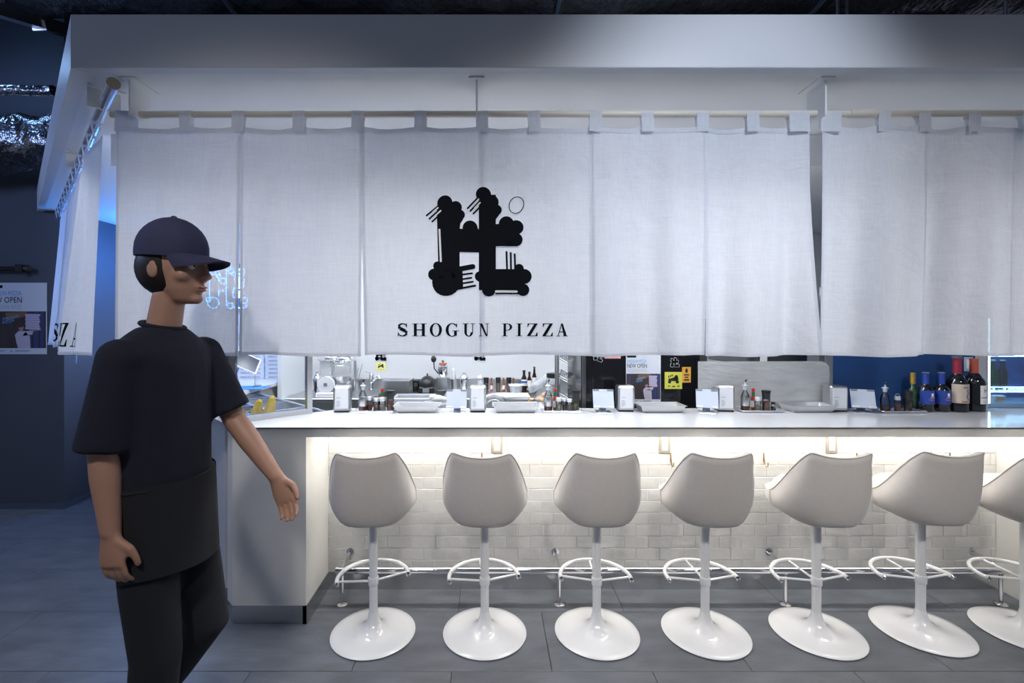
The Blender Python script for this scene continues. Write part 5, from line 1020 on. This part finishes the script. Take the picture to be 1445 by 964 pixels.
loft(tr, [((0, 0, .86), .100, .150, ux, uy), ((0, 0, .95), .110, .160, ux, uy), ((0, 0, 1.05), .105, .150, ux, uy)])
for hp, kk, aa in zip(hips, kn, an):
    hp, kk, aa = Vector(hp), Vector(kk), Vector(aa); tr.tube([hp + Vector((0, 0, .02)), hp.lerp(kk, .5), kk, kk.lerp(aa, .5), kk.lerp(aa, .93)], [.085, .082, .072, .068, .062], 18)
remeshed('trousers', tr, M_trou, .010, ps, 5)
ap = MB().grid(24, 20, lambda u, v: ((.116 + .02 * v) * math.cos(R(-95 + 190 * u)) + .01, (.177 + .0 * v) * math.sin(R(-95 + 190 * u)), 1.06 - .28 * v + .006 * math.sin(8 * u))); a2 = MB().grid(24, 20, lambda u, v: ((.119 + .02 * v) * math.cos(R(-95 + 190 * u)) + .01, (.180 + .0 * v) * math.sin(R(-95 + 190 * u)), 1.06 - .28 * v + .006 * math.sin(8 * u)))
ap.add(a2.v, [f[::-1] for f in a2.f]); apo = P('apron', ap, M_trou, ps, smooth=180)
P('waist_tie', MB().tube([(.119 * math.cos(R(g)) + .004, .179 * math.sin(R(g)), 1.05) for g in range(0, 360, 15)], .007, 8, True), M_trou, apo)
# cap, hair, eyes, shoes
cpm = MB().ell((0, 0, 0), (.116, .092, .112), 28, 18); cpm.v = [(x, y, max(z, -.012) + (.012 if z > 0 else 0)) for x, y, z in cpm.v]
cpo = P('cap', cpm, M_cap, ps, loc=tuple(hc + Vector((-.006, 0, .042))), rot=(0, R(3), 0))
def brim_pt(u, v, dz):
    ph = R(-68 + 136 * u); e = .092 * max(0.0, math.cos(ph * 1.22)) ** .6
    return (.108 * math.cos(ph) + e * v, .089 * math.sin(ph) * (1 - .04 * v), .004 - dz - .020 * v - .030 * math.sin(ph) ** 2 * v)
P('brim', MB().grid(24, 8, lambda u, v: brim_pt(u, v, 0)).grid(24, 8, lambda u, v: brim_pt(u, v, .004)), M_cap, cpo, smooth=180)
P('cap_button', MB().ell((0, 0, .124), (.010, .010, .006), 12, 8), M_cap, cpo)
hr = MB().ell((0, 0, 0), (.106, .084, .10), 24, 16); hr.v = [(x if x < .035 else .035, y, z) for x, y, z in hr.v]
P('hair', hr, M_hair, ps, loc=tuple(hc + Vector((-.016, 0, .0))))
for s in (-1, 1):
    e = P('eye', MB().ell((0, 0, 0), (.012, .012, .012), 14, 10), M_wprint, ps, loc=tuple(hc + Vector((.086, s * .031, .0)))); P('iris', MB().ell((.0085, 0, 0), (.0048, .0055, .0055), 10, 8), M_hair, e)
    P('eyebrow', MB().tube([hc + Vector((.104, s * .014, .020)), hc + Vector((.099, s * .034, .025)), hc + Vector((.086, s * .052, .019))], [.003, .0035, .002], 6), M_hair, ps)
P('lips', MB().ell((0, 0, .003), (.006, .020, .0045), 12, 8).ell((-.002, 0, -.006), (.006, .018, .005), 12, 8), mat('lip', (0.42, 0.17, 0.15), .45), ps, loc=tuple(hc + Vector((.105, 0, -.071))))
for aa, pitch in zip(an, (0, 38)):
    so = MB(); loft(so, [((-.085, 0, .03), .03, .034, (0, 0, 1), uy), ((-.05, 0, .045), .046, .040, (0, 0, 1), uy), ((.0, 0, .05), .050, .042, (0, 0, 1), uy), ((.07, 0, .038), .038, .046, (0, 0, 1), uy), ((.14, 0, .028), .028, .046, (0, 0, 1), uy), ((.185, 0, .02), .016, .030, (0, 0, 1), uy)])
    o = P('shoe', so, M_bplas, ps, loc=(aa[0], aa[1], aa[2] - .09 if pitch == 0 else aa[2] - .075), rot=(0, R(pitch), 0)); P('sole', MB().prism([(-.095, -.034), (.05, -.046), (.15, -.044), (.19, -.02), (.19, .02), (.15, .044), (.05, .046), (-.095, .034)], .0, .016), M_white, o, smooth=0)
